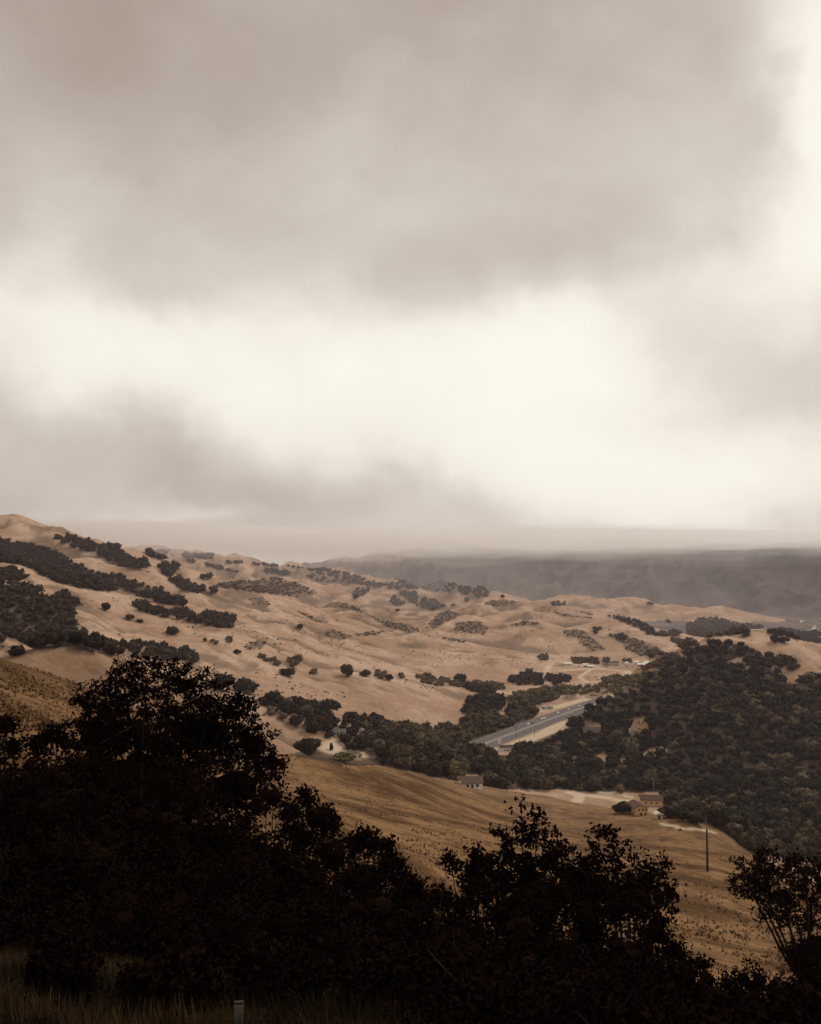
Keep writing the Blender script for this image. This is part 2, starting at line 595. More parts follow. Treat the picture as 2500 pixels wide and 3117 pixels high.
def foliage(name, dark, light, scale=0.35, rnd=0.9):
    m, n, bs = new_mat(name)
    g = n.new('ShaderNodeNewGeometry')
    oi = n.new('ShaderNodeObjectInfo')
    ns = n.noise(g.outputs['Position'], scale, 3, 0.6)
    f = n.m('ADD', n.smooth(ns.outputs[0], 0.3, 0.72), n.m('MULTIPLY', n.m('SUBTRACT', oi.outputs['Random'], 0.5), rnd))
    f = n.m('ADD', f, n.attr('tint'), clamp=True)
    c = n.mix(f, dark, light)
    n.l.new(c, bs.inputs['Base Color'])
    bs.inputs['Roughness'].default_value = 0.85
    bs.inputs['Specular IOR Level'].default_value = 0.12
    return m


M = {}
M['oak'] = foliage('oak_foliage', (0.0145, 0.0098, 0.0050), (0.045, 0.032, 0.0155))
M['willow'] = foliage('willow_foliage', (0.060, 0.047, 0.021), (0.135, 0.105, 0.048))
M['brown'] = foliage('brown_foliage', (0.062, 0.045, 0.025), (0.14, 0.10, 0.058))
M['scrub'] = foliage('scrub_foliage', (0.080, 0.058, 0.042), (0.15, 0.108, 0.076), 0.05)
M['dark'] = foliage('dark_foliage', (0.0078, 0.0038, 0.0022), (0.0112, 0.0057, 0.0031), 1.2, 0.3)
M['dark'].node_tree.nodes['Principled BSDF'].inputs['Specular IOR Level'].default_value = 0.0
M['bark'] = plain('bark', (0.045, 0.032, 0.022), 0.95, 0.4, 6)
M['near_bark'] = plain('near_bark', (0.018, 0.011, 0.007), 0.95, 0.4, 6)

# dry grassland, with scrubby and wooded ground where the vertex masks say so
mt, n, bs = new_mat('dry_grassland')
g = n.new('ShaderNodeNewGeometry')
pos = g.outputs['Position']
n1 = n.noise(pos, 0.011, 6, 0.55, 0.6)
n2 = n.noise(pos, 0.05, 6, 0.62)
n3 = n.noise(pos, 0.9, 5, 0.7)
base = n.mix(n.smooth(n1.outputs[0], 0.36, 0.66), (0.355, 0.226, 0.151), (0.535, 0.378, 0.277))
base = n.mix(n.m('MULTIPLY', n.smooth(n2.outputs[0], 0.52, 0.72), 0.75), base, (0.25, 0.145, 0.088))
n7 = n.noise(pos, 0.16, 7, 0.7)
base = n.mix(n.m('MULTIPLY', n.smooth(n7.outputs[0], 0.52, 0.70), 0.6), base, (0.20, 0.118, 0.072))
base = n.mix(n.m('MULTIPLY', n.smooth(n7.outputs[0], 0.48, 0.34), 0.35), base, (0.60, 0.43, 0.29))
base = n.mix(n.m('MULTIPLY', n.smooth(n3.outputs[0], 0.35, 0.75), 0.25), base, (0.24, 0.15, 0.09))
# near hillside: browner grass, darkened to paint in vignetting, tussocks and worn pale stripes
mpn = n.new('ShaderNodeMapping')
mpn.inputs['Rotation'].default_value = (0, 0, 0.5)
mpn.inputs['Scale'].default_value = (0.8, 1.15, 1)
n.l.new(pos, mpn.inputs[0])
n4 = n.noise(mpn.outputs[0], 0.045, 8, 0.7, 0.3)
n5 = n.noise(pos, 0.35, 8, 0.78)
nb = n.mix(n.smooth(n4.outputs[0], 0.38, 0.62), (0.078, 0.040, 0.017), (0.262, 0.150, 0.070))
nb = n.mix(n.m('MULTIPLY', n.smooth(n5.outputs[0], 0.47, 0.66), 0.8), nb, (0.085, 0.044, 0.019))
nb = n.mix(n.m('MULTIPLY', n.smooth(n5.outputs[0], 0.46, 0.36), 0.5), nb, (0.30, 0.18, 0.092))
nb = n.mix(n.attr('verge'), nb, (0.020, 0.011, 0.0048))  # ground near the viewpoint darkened to paint in vignetting and bush shadow
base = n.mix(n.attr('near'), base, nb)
scr = n.mix(n.smooth(n2.outputs[0], 0.35, 0.65), (0.10, 0.072, 0.052), (0.19, 0.13, 0.088))
base = n.mix(n.attr('scrub'), base, scr)  # mask also darkens hollows as painted relief shade
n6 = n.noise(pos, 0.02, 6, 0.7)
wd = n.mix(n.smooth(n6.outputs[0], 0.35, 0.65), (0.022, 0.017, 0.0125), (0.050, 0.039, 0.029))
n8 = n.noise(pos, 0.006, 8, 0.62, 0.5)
ch = n.mix(n.smooth(n8.outputs[0], 0.36, 0.64), (0.066, 0.055, 0.055), (0.140, 0.117, 0.113))  # chaparral colour lightened and purpled to paint in distance haze
wd = n.mix(n.attr('hazed_chaparral'), wd, ch)
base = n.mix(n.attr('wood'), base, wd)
base = n.mix(n.attr('dirt'), base, (0.56, 0.44, 0.32))
n.l.new(base, bs.inputs['Base Color'])
bs.inputs['Roughness'].default_value = 1.0
bs.inputs['Specular IOR Level'].default_value = 0.05
bp = n.new('ShaderNodeBump')
bp.inputs['Strength'].default_value = 0.6
bp.inputs['Distance'].default_value = 1.2
n.l.new(n.m('ADD', n3.outputs[0], n.m('MULTIPLY', n2.outputs[0], 3.0)), bp.inputs['Height'])
n.l.new(bp.outputs[0], bs.inputs['Normal'])
M['land'] = mt

# ------------------------------------------------------------------ vegetation regions, outlined on the hillsides (u, v)
def c1(*p):
    return [(x * .36, 1037.4 + y * .36) for x, y in p]


def c2(*p):
    return [(553.3 + x * .36, 1072 + y * .36) for x, y in p]


def c3(*p):
    return [(1106.6 + x * .36, 1072 + y * .36) for x, y in p]


# key: (polygons, kind, crown width range, spacing, thinning, group phrase, label)
REG = [
    ('left_upper', [c1((-60, 275), (0, 285), (100, 300), (200, 320), (300, 350), (400, 400), (480, 440), (560, 470), (680, 550), (640, 585), (500, 565), (400, 540), (280, 500), (180, 440), (100, 420), (0, 410), (-60, 400))],
     'oak', (8, 13), 7.5, 1.0),
    ('left_lower', [c1((-60, 530), (0, 530), (100, 545), (215, 570), (215, 620), (290, 640), (380, 590), (455, 640), (420, 690), (450, 800), (560, 860), (660, 900), (650, 950), (500, 925), (300, 905), (200, 915), (100, 860), (0, 830), (-60, 800))],
     'oak', (6, 11), 7.0, 1.0),
    ('left_small', [c1((-60, 450), (0, 455), (50, 455), (150, 500), (130, 520), (0, 520), (-60, 520)), c1((290, 500), (380, 530), (370, 545)),
                    c1((630, 500), (660, 475), (720, 480), (725, 520), (800, 525), (800, 545), (940, 560), (950, 600), (1080, 645), (1070, 670), (950, 650), (800, 600), (710, 560), (690, 520))],
     'oak', (7, 12), 7.0, 0.9),
    ('left_row', [c1((780, 655), (900, 685), (1000, 705), (1080, 695), (1150, 745), (1240, 715), (1370, 740), (1340, 800), (1200, 775), (1000, 735), (830, 705))],
     'oak', (7, 12), 7.0, 0.95),
    ('left_ravine', [c1((-60, 860), (0, 870), (200, 935), (90, 960), (20, 930)), c1((560, 850), (660, 890), (940, 890), (1100, 935), (1180, 1000), (1060, 1005), (850, 965), (700, 960))],
     'oak', (6, 10), 6.5, 0.75),
    ('left_far', [c1((330, 270), (480, 290), (560, 330), (680, 330), (770, 400), (880, 425), (850, 450), (740, 440), (600, 390), (420, 310)),
                  c1((850, 345), (980, 345), (960, 400), (860, 370)), c1((900, 445), (1040, 430), (1000, 500), (940, 470)),
                  c1((1000, 520), (1100, 530), (1270, 590), (1100, 580)), c1((1180, 500), (1215, 495), (1210, 515)),
                  c1((1100, 400), (1140, 400), (1130, 420)), c1((1200, 430), (1290, 440), (1400, 470), (1290, 455)),
                  c1((1320, 400), (1420, 415), (1330, 415)), c1((1460, 420), (1620, 430), (1620, 440)), c1((1540, 450), (1690, 470), (1690, 490), (1560, 470)),
                  c1((1070, 360), (1250, 370), (1230, 390), (1080, 380))],
     'oak', (12, 20), 11, 0.95),
    ('knoll_wood', [c1((1250, 550), (1400, 515), (1520, 515), (1600, 495), (1729, 530), (1800, 560), (1860, 590), (1729, 610), (1560, 590), (1400, 570))],
     'scrub', (7, 14), 10, 0.9),
    ('shelf_wood', [c2((150, 335), (300, 345), (450, 370), (580, 405), (600, 415), (700, 440), (730, 440), (850, 420), (900, 450), (910, 470), (700, 470), (560, 440), (450, 430), (300, 420), (260, 400), (340, 380), (200, 350)),
                    c2((930, 460), (1050, 420), (1130, 450), (1150, 455), (1100, 485), (1000, 485))],
     'oak', (10, 18), 13, 0.9),
    ('mid_groups', [c2((520, 500), (560, 465), (630, 470), (600, 500), (540, 525)), c2((740, 550), (770, 510), (830, 560), (780, 570)),
                    c2((800, 490), (900, 490), (910, 530), (990, 530), (1070, 570), (1000, 595), (930, 580), (830, 520)),
                    c2((1140, 455), (1300, 460), (1320, 510), (1260, 525), (1150, 490))],
     'oak', (8, 14), 8, 0.9),
    ('mid_scrub', [c2((360, 700), (430, 710), (530, 745), (470, 765), (370, 750)), c2((530, 735), (640, 715), (700, 712), (690, 728), (600, 742)),
                   c2((350, 572), (400, 548), (470, 545), (590, 590), (580, 605), (450, 575)), c2((600, 610), (700, 650), (850, 670), (935, 720), (850, 725), (720, 685)),
                   c2((965, 670), (1030, 610), (1080, 590), (1160, 615), (1100, 650), (1000, 700)), c2((1130, 670), (1250, 650), (1320, 690), (1290, 735), (1230, 725), (1120, 710)),
                   c2((1280, 550), (1400, 530), (1500, 545), (1480, 560), (1350, 570)), c2((1050, 755), (1120, 755), (1180, 780), (1100, 770)),
                   c2((200, 600), (260, 610), (350, 665), (290, 650)), c2((1450, 680), (1530, 655), (1620, 665), (1600, 685), (1500, 680)),
                   c3((220, 710), (330, 705), (390, 750), (470, 820), (400, 830), (320, 790), (300, 750), (230, 740)),
                   c3((470, 730), (560, 730), (680, 770), (800, 825), (760, 845), (680, 860), (600, 830), (570, 790), (500, 750)),
                   c3((120, 585), (250, 620), (400, 640), (240, 630)), c3((310, 590), (390, 610), (390, 625), (320, 605)),
                   c1((1450, 620), (1540, 615), (1580, 660), (1500, 670)), c1((1430, 900), (1500, 865), (1560, 880), (1530, 910), (1450, 920))],
     'scrub', (1.6, 5.5), 3.7, 0.62),
    ('strip', [c3((480, 625), (560, 630), (680, 665), (760, 720), (800, 745), (720, 735), (640, 685), (560, 660)), c3((150, 550), (190, 545), (235, 550), (230, 565), (160, 575)),
               c3((700, 550), (760, 552), (740, 566)), c3((820, 655), (855, 660), (840, 672)), c3((395, 700), (435, 700), (435, 728), (400, 728)), c3((540, 740), (580, 745), (580, 770), (545, 770))],
     'oak', (7, 11), 8, 0.9),
    ('hazy_wood', [c3((945, 690), (1000, 655), (1100, 640), (1250, 680), (1400, 690), (1250, 735), (1060, 755), (950, 735)), c3((860, 775), (980, 775), (1000, 800), (930, 830), (890, 800)),
                   c3((790, 725), (900, 725), (920, 745), (800, 745))],
     'brown', (7, 12), 8, 1.0),
    ('ranch_trees', [c3((275, 880), (410, 880), (420, 905), (280, 905)), c3((455, 880), (485, 880), (485, 905), (460, 900)), c3((690, 850), (760, 830), (890, 880), (880, 930), (830, 960), (760, 940), (770, 900)),
                     c3((570, 885), (620, 890), (615, 902), (575, 900))],
     'brown', (6, 10), 6.0, 0.9),
    ('riverside', [c3((430, 1040), (450, 1000), (560, 985), (650, 990), (720, 970), (800, 1000), (760, 1030), (640, 1060), (520, 1085), (440, 1070), (300, 1085), (100, 1100), (0, 1115), (-60, 1090), (100, 1060), (200, 1045), (330, 1050)),
                   c2((1000, 1030), (1060, 1000), (1130, 1020), (1250, 1010), (1420, 1040), (1410, 1060), (1300, 1050), (1100, 1040))],
     'willow', (5, 9), 6.0, 0.85),
    ('low_line', [c2((1190, 1050), (1260, 1040), (1350, 1075), (1360, 1090), (1300, 1085), (1200, 1062)), c2((1430, 1010), (1520, 970), (1560, 960), (1630, 985), (1635, 1030), (1500, 1030)),
                  c2((1650, 985), (1729, 990), (1729, 1010), (1660, 1010)), c3((195, 985), (250, 985), (250, 1015), (200, 1015)), c3((170, 1015), (195, 1012), (195, 1030), (172, 1030))],
     'oak', (7, 11), 6.5, 0.95),
    ('crest_line', [c2((640, 955), (720, 965), (720, 990), (680, 990)), c2((780, 975), (830, 975), (835, 995), (785, 995)), c2((280, 950), (330, 955), (330, 968), (280, 968)),
                    c2((900, 985), (960, 975), (1010, 1000), (1000, 1030), (940, 1020)), c2((155, 880), (215, 875), (215, 905), (160, 905)), c2((0, 870), (60, 880), (95, 920), (60, 920), (10, 890)),
                    c2((1610, 865), (1660, 860), (1670, 885), (1620, 885)), c1((1190, 870), (1260, 850), (1280, 895), (1230, 890)), c1((1310, 850), (1345, 855), (1345, 885), (1315, 885)), c1((1510, 960), (1600, 980), (1630, 1010), (1590, 1010))],
     'brown', (5, 8), 5.5, 0.7),
    ('hollow', [c2((20, 1150), (120, 1140), (280, 1140), (340, 1190), (400, 1240), (470, 1265), (485, 1335), (360, 1335), (250, 1295), (130, 1275), (60, 1210)),
                c2((490, 1240), (580, 1240), (600, 1230), (690, 1230), (720, 1265), (830, 1270), (835, 1315), (730, 1335), (500, 1345))],
     'oak', (6, 10), 6.0, 0.9),
    ('river_olive', [c2((850, 1310), (960, 1280), (1100, 1275), (1180, 1250), (1220, 1200), (1400, 1210), (1480, 1150), (1580, 1130), (1600, 1180), (1580, 1250), (1420, 1290), (1260, 1365), (1220, 1390), (1000, 1400), (850, 1360)),
                     c2((1420, 1120), (1600, 1110), (1729, 1080), (1729, 1110), (1600, 1150))],
     'willow', (6, 11), 6.2, 0.95),
    ('river_dark', [c2((1175, 1190), (1210, 1110), (1300, 1105), (1420, 1120), (1400, 1180), (1220, 1205)), c2((1250, 1350), (1320, 1280), (1400, 1250), (1420, 1280), (1340, 1330))],
     'oak', (7, 11), 6.2, 0.95),
    ('valley', [c2((150, 1435), (230, 1415), (340, 1400), (470, 1420), (480, 1455), (600, 1450), (600, 1430), (460, 1400), (470, 1360), (600, 1350), (850, 1345), (1000, 1395), (1240, 1400), (1300, 1420), (1380, 1410), (1440, 1400), (1500, 1370), (1620, 1330), (1660, 1290), (1750, 1280), (1750, 1640), (1400, 1640), (1000, 1560), (720, 1500), (400, 1500))],
     'oak', (7, 11.5), 6.6, 0.92),
    ('slope', [[(1150, 1585), (1190, 1535), (1225, 1498), (1290, 1470), (1345, 1455), (1400, 1410), (1445, 1383), (1480, 1365), (1520, 1358), (1565, 1362), (1585, 1385), (1640, 1420), (1660, 1450), (1690, 1430), (1760, 1425),
                (1760, 1830), (1580, 1790), (1515, 1745), (1398, 1694), (1396, 1668), (1340, 1670), (1204, 1664), (1150, 1660)]],
     'oak', (6.5, 11), 6.6, 0.95),
    ('hilltop', [c3((1405, 715), (1500, 700), (1600, 720), (1729, 760), (1800, 790), (1729, 790), (1600, 765), (1500, 745), (1420, 735)), c3((1645, 720), (1720, 720), (1720, 745), (1660, 745)), c3((1270, 735), (1300, 735), (1295, 745)),
                 c3((1330, 830), (1445, 870), (1440, 915), (1300, 920), (1300, 880)), c3((1455, 880), (1500, 865), (1600, 930), (1560, 945), (1470, 920))],
     'oak', (6, 10), 6.0, 0.95),
]
HOLES = [c2((350, 1340), (465, 1345), (455, 1405), (360, 1405)), c2((480, 1418), (595, 1425), (590, 1450), (480, 1440)),
         [(1010, 1570), (1060, 1545), (1090, 1545), (1082, 1592), (1052, 1590)],                # shop yard beside the highway
         [(1040, 1560), (1150, 1525), (1200, 1500), (1200, 1535), (1130, 1555), (1085, 1580)],  # dry strip beside the highway
         [(1145, 1512), (1120, 1492), (1165, 1478), (1225, 1462), (1300, 1460), (1225, 1494)],
         c3((1140, 915), (1250, 865), (1310, 870), (1290, 905), (1250, 945), (1200, 930)),
         c3((1510, 970), (1580, 935), (1620, 950), (1560, 1005), (1530, 1000)),
         [(1248, 1588), (1285, 1588), (1290, 1612), (1250, 1612)], [(1282, 1606), (1330, 1585), (1405, 1570), (1400, 1588), (1345, 1597), (1300, 1612)],
         [(1195, 1666), (1300, 1668), (1380, 1680), (1395, 1700), (1390, 1722), (1330, 1722), (1290, 1695), (1195, 1690)],
         [(1222, 1519), (1268, 1522), (1268, 1547), (1222, 1547)], [(1320, 1518), (1366, 1508), (1368, 1542), (1330, 1556)],
         [(965, 1632), (1015, 1632), (1015, 1664), (965, 1664)], [(1194, 1588), (1220, 1588), (1220, 1606), (1194, 1606)]]

# masks on the ground
PU, PV = proj(GX, GY, GZ)
inview = GY > 30


def soft_region(polys, pad=0):
    m_ = np.zeros(GX.shape, bool)
    for p in polys:
        m_ |= inside(p, PU, PV) & inview
    return m_


jit_u = PU + 9 * perlin(GX / 25, GY / 25)
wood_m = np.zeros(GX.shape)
scrub_shade_m = np.zeros(GX.shape)
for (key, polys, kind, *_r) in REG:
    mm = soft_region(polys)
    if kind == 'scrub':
        scrub_shade_m[mm] = 0.85
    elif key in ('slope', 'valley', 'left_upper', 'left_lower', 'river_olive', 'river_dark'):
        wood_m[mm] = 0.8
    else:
        scrub_shade_m[mm] = np.maximum(scrub_shade_m[mm], 0.6)
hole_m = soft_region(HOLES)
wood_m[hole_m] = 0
scrub_shade_m[hole_m] = 0
mtn = GC == 3
bare = smoothstep(fbm(GX / 260, GY / 260, 4), 0.12, 0.3) * smoothstep(GX, 1050, 1500) * (1 - smoothstep(GZ, 60, 130))
pale = smoothstep(fbm(GX / 400 + 5, GY / 400, 3) + 0.5 * smoothstep(-GX, -300, 400), 0.25, 0.5) * smoothstep(GZ, 110, 150) * (GX < 200)
wood_m[mtn] = (1 - 0.7 * np.maximum(bare, pale))[mtn]
town = (GC == 1) & (GY > 1800) & (GX > 500)
wood_m[town] = 0.9
hazed_chap_m = np.where(mtn | town, 1.0, 0.0)
# scattered darker scrub on the far left ridge
fl = (GW == RIX['far_left']) | (GW == RIX['shelf'])
scrub_shade_m = np.where(fl, np.maximum(scrub_shade_m, 0.7 * smoothstep(fbm(GX / 180, GY / 180, 4), 0.08, 0.3)), scrub_shade_m)
scrub_shade_m = np.where((GC == 2) & ~fl, np.maximum(scrub_shade_m, 0.7 * smoothstep(fbm(GX / 110 + 3, GY / 110, 6, .62), 0.2, 0.48)), scrub_shade_m)
# brush in the folds, its tone also painting relief shade into hollow ground
def box_mean(Z, k):
    P = np.pad(Z, ((k, k), (k, k)), 'edge').cumsum(0).cumsum(1)
    P = np.pad(P, ((1, 0), (1, 0)))
    n_ = 2 * k + 1
    return (P[n_:, n_:] - P[:-n_, n_:] - P[n_:, :-n_] + P[:-n_, :-n_]) / n_ ** 2


hol = (box_mean(GZ, 5) - GZ) / np.maximum(RR, 50) * 1000
scrub_shade_m = np.where(GC == 2, np.maximum(scrub_shade_m, 0.75 * smoothstep(hol + 0.5 * fbm(GX / 40, GY / 40, 4), 0.55, 1.6)), scrub_shade_m)
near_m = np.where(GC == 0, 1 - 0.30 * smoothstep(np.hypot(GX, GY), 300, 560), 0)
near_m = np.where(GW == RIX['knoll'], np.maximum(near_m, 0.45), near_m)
verge_shade_m = 1 - smoothstep(np.hypot(GX, GY), 14, 45)
dirt_m = np.zeros(GX.shape)
TRACKS = [  # pale tracks and yards: polylines (u, v) and half width in metres
    ([(1200, 1670), (1225, 1673), (1260, 1677), (1300, 1684), (1340, 1692)], 4.0), ([(1212, 1690), (1222, 1680), (1205, 1668)], 3.2), ([(1240, 1666), (1300, 1670), (1330, 1680)], 2.2),
    ([(1185, 1412), (1250, 1407), (1320, 1413), (1370, 1408)], 5.0), ([(1250, 1407), (1220, 1425), (1250, 1436)], 3.0), ([(1155, 1428), (1152, 1410), (1158, 1400)], 3.5),
    ([(1290, 1608), (1330, 1596), (1400, 1578)], 3.0), ([(1250, 1610), (1280, 1606)], 4.0),
    ([(690, 1580), (715, 1562)], 5), ([(735, 1587), (760, 1590)], 4), ([(1060, 1582), (1078, 1576)], 5),
    ([(1130, 1497), (1180, 1487), (1235, 1472), (1290, 1464)], 5), ([(1090, 1568), (1150, 1543), (1185, 1522)], 7),
    ([(1540, 1395), (1570, 1385)], 4), ([(1560, 1408), (1590, 1395)], 4), ([(1395, 1735), (1440, 1745), (1500, 1752)], 1.5)]
for tr, hwid in TRACKS:
    q = cast([p[0] for p in tr], [p[1] for p in tr])
    q = q[~np.isnan(q[:, 0])]
    for a, b in zip(q[:-1], q[1:]):
        ab = b[:2] - a[:2]
        t = np.clip(((GX - a[0]) * ab[0] + (GY - a[1]) * ab[1]) / (ab @ ab + 1e-6), 0, 1)
        d = np.hypot(GX - a[0] - t * ab[0], GY - a[1] - t * ab[1])
        dirt_m = np.maximum(dirt_m, 0.95 * (1 - smoothstep(d, hwid * 0.6, hwid * 1.5)))

na, nr = GX.shape
vid = np.arange(na * nr).reshape(na, nr)
a0, a1 = vid[:-1, :-1], vid[1:, :-1]
b0, b1 = vid[:-1, 1:], vid[1:, 1:]
quads = np.stack([a0, b0, b1, a1], -1).reshape(-1, 4)
fc = GC[:-1, :-1].ravel()
allv = np.stack([GX, GY, GZ], -1).reshape(-1, 3)
am = {'hazed_chaparral': hazed_chap_m.ravel(), 'wood': wood_m.ravel(), 'scrub': scrub_shade_m.ravel(), 'near': near_m.ravel(), 'verge': verge_shade_m.ravel(), 'dirt': dirt_m.ravel()}
for ci, nm in enumerate(('hillside', 'valley_floor', 'hills', 'mountain')):
    fq = quads[fc == ci]
    us, inv = np.unique(fq, return_inverse=True)
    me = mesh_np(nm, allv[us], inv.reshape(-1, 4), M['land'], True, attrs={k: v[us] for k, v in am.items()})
    tag(link(nm, me), kind='structure')
# the little disc under the viewpoint that the polar sheet leaves open
cap = MB()
cap.add([(math.sin(a) * 1.25, math.cos(a) * 1.25, float(GZ[i, 0]) + 0.002) for i, a in enumerate(azs[:-1])][::-1], [tuple(range(na - 1))])
tag(cap.build('roadside', M['land']), kind='structure')

# ------------------------------------------------------------------ highway
M['asphalt'] = plain('asphalt', (0.115, 0.098, 0.092), 0.9, 0.18, 0.15)
M['concrete'] = plain('concrete', (0.27, 0.235, 0.205), 0.9, 0.15, 0.3)
M['paint'] = plain('road_paint', (0.62, 0.58, 0.50), 0.8, 0.1, 3)


def hw_point(s, t, z=0.0):
    t2 = t + 0.00018 * max(0, s - 120) ** 2
    p = HA + HDIR * s + HNRM * t2
    return (p[0], p[1], FLOOR + z)


def ribbon(mb, t0, t1, z, s0=-100, s1=900, step=20, dash=None):
    s = s0
    while s < s1:
        e = s + (dash[0] if dash else step)
        mb.add([hw_point(s, t0, z), hw_point(s, t1, z), hw_point(e, t1, z), hw_point(e, t0, z)], [(3, 2, 1, 0)])
        s += sum(dash) if dash else step


mb = MB()
ribbon(mb, -14.0, 14.0, 0.25)
road = tag(mb.build('highway', M['asphalt']), kind='structure')
mb = MB(); ribbon(mb, -1.6, 1.6, 0.26); mb.build('median', M['concrete'], road)
for t in (-12.2, -2.4, 2.4, 12.2):
    mb = MB(); ribbon(mb, t - 0.09, t + 0.09, 0.262); mb.build('edge_line', M['paint'], road)
for t in (-7.3, 7.3):
    mb = MB(); ribbon(mb, t - 0.08, t + 0.08, 0.262, dash=(4, 9)); mb.build('lane_line', M['paint'], road)
mb = MB()
for s in range(-100, 900, 10):
    p, q = hw_point(s, 0), hw_point(s + 10, 0)
    mb.tube((*p[:2], .85), (*q[:2], .85), .09, .09, 4)
    mb.tube((*p[:2], 0.2), (*p[:2], .9), .07, .07, 4)
tag(mb.build('guard_rail', M['concrete']), 'low metal guard rail along the centre of the highway', 'guard rail')

# ------------------------------------------------------------------ trees
ICO_V = None


def ico(sub=0):
    t = (1 + 5 ** 0.5) / 2
    v = [(-1, t, 0), (1, t, 0), (-1, -t, 0), (1, -t, 0), (0, -1, t), (0, 1, t), (0, -1, -t), (0, 1, -t), (t, 0, -1), (t, 0, 1), (-t, 0, -1), (-t, 0, 1)]
    f = [(0, 11, 5), (0, 5, 1), (0, 1, 7), (0, 7, 10), (0, 10, 11), (1, 5, 9), (5, 11, 4), (11, 10, 2), (10, 7, 6), (7, 1, 8), (3, 9, 4), (3, 4, 2), (3, 2, 6), (3, 6, 8), (3, 8, 9), (4, 9, 5), (2, 4, 11), (6, 2, 10), (8, 6, 7), (9, 8, 1)]
    v = [np.array(p) / np.linalg.norm(p) for p in v]
    for _ in range(sub):
        cache, nf_ = {}, []

        def mid(a, b):
            k = (min(a, b), max(a, b))
            if k not in cache:
                m_ = v[a] + v[b]
                v.append(m_ / np.linalg.norm(m_))
                cache[k] = len(v) - 1
            return cache[k]
        for a, b, c in f:
            x, y, z = mid(a, b), mid(b, c), mid(c, a)
            nf_ += [(a, x, z), (b, y, x), (c, z, y), (x, y, z)]
        f = nf_
    return np.array(v), np.array(f)


ICO0, ICO1 = ico(0), ico(1)


def leaf_quads(c, nrm, size, r, elong=1.6):
    """rhombic leaf sprays at centres c facing roughly nrm"""
    n_ = len(c)
    d = nrm + r.normal(0, 0.55, (n_, 3))
    d /= np.linalg.norm(d, axis=1, keepdims=True) + 1e-9
    a = np.cross(d, r.normal(0, 1, (n_, 3)))
    a /= np.linalg.norm(a, axis=1, keepdims=True) + 1e-9
    b = np.cross(d, a)
    s = (size * r.uniform(0.6, 1.4, n_))[:, None]
    v = np.stack([c - a * s * elong * .5, c + b * s * .5, c + a * s * elong * .5, c - b * s * .5], 1).reshape(-1, 3)
    return v, np.arange(n_ * 4).reshape(-1, 4)


def far_crown(seed, lobes=8, leaves=220, core=ICO0, leaf=0.13, flat=1.0, loose=0.0):
    """unit crown: 1 wide, about 0.8 tall, standing on z = 0.12"""
    r = np.random.default_rng(seed)
    vs, ts, qs, off = [], [], [], 0
    cen, rad = [], []
    for i in range(lobes):
        a = r.uniform(0, 2 * PI)
        rr = 0.30 * math.sqrt(r.uniform(0, 1))
        cz = 0.36 + r.uniform(-0.13, 0.24) * flat * (1 - rr * 1.2)
        s = r.uniform(0.17, 0.29)
        cen.append((rr * math.cos(a), rr * math.sin(a), cz))
        rad.append((s, s, s * r.uniform(0.75, 1.05) * flat))
    cen, rad = np.array(cen), np.array(rad)
    cv, cf = core
    for c, s in zip(cen, rad):
        jitter = 1 + r.normal(0, 0.13, (len(cv), 1))
        vs.append(cv * jitter * s * (0.92 - loose) + c)
        ts.append(cf + off)
        off += len(cv)
    k = r.integers(0, lobes, leaves)
    d = r.normal(0, 1, (leaves, 3))
    d[:, 2] += 0.25
    d /= np.linalg.norm(d, axis=1, keepdims=True)
    c = cen[k] + d * rad[k] * r.uniform(0.85, 1.18 + loose, (leaves, 1))
    lv, lq = leaf_quads(c, d, np.full(leaves, leaf), r)
    vs.append(lv)
    qs = lq + off
    return np.concatenate(vs), np.concatenate(ts), qs


def far_trunk(seed):
    r = random.Random(seed)
    mb = MB()
    mb.tube((0, 0, -0.12), (0.01, 0, 0.2), 0.035, 0.026, 6, False)
    for i in range(4):
        a = i * PI / 2 + r.uniform(-.5, .5)
        mb.tube((0.01, 0, 0.18), (0.2 * math.cos(a), 0.2 * math.sin(a), 0.36), 0.02, 0.008, 5, False)
    return mb


CROWNS = {}
for kind, par in {'oak': dict(lobes=9, leaves=260), 'willow': dict(lobes=8, leaves=300, loose=0.10, leaf=0.11), 'brown': dict(lobes=8, leaves=280, loose=0.08, leaf=0.12)}.items():
    CROWNS[kind] = []
    for s in range(6):
        v, t, q = far_crown(100 + s * 7 + hash(kind[0]) * 0 + len(kind) * 31, core=ICO1, **par)
        CROWNS[kind].append(mesh_np('crown', v, [t, q], M[kind]))
LIGHT = {k: [far_crown(900 + s, lobes=6, leaves=42, core=ICO0, leaf=0.18, flat=fl_) for s in range(5)] for k, fl_ in (('oak', 1.0), ('willow', 1.0), ('brown', 1.0), ('scrub', 0.8))}
TRUNKS = [far_trunk(s).mesh('trunk', M['bark'], True) for s in range(3)]


def add_tree(p, w, hgt, kind, label, group, name='oak_tree', cat='tree', seed=0, tilt=0):
    o = thing(name, label, cat, p, random.uniform(0, 6.28), group)
    o.scale = (w, w, hgt)
    link('trunk', TRUNKS[seed % 3], o)
    link('crown', CROWNS[kind][seed % 6], o)
    return o


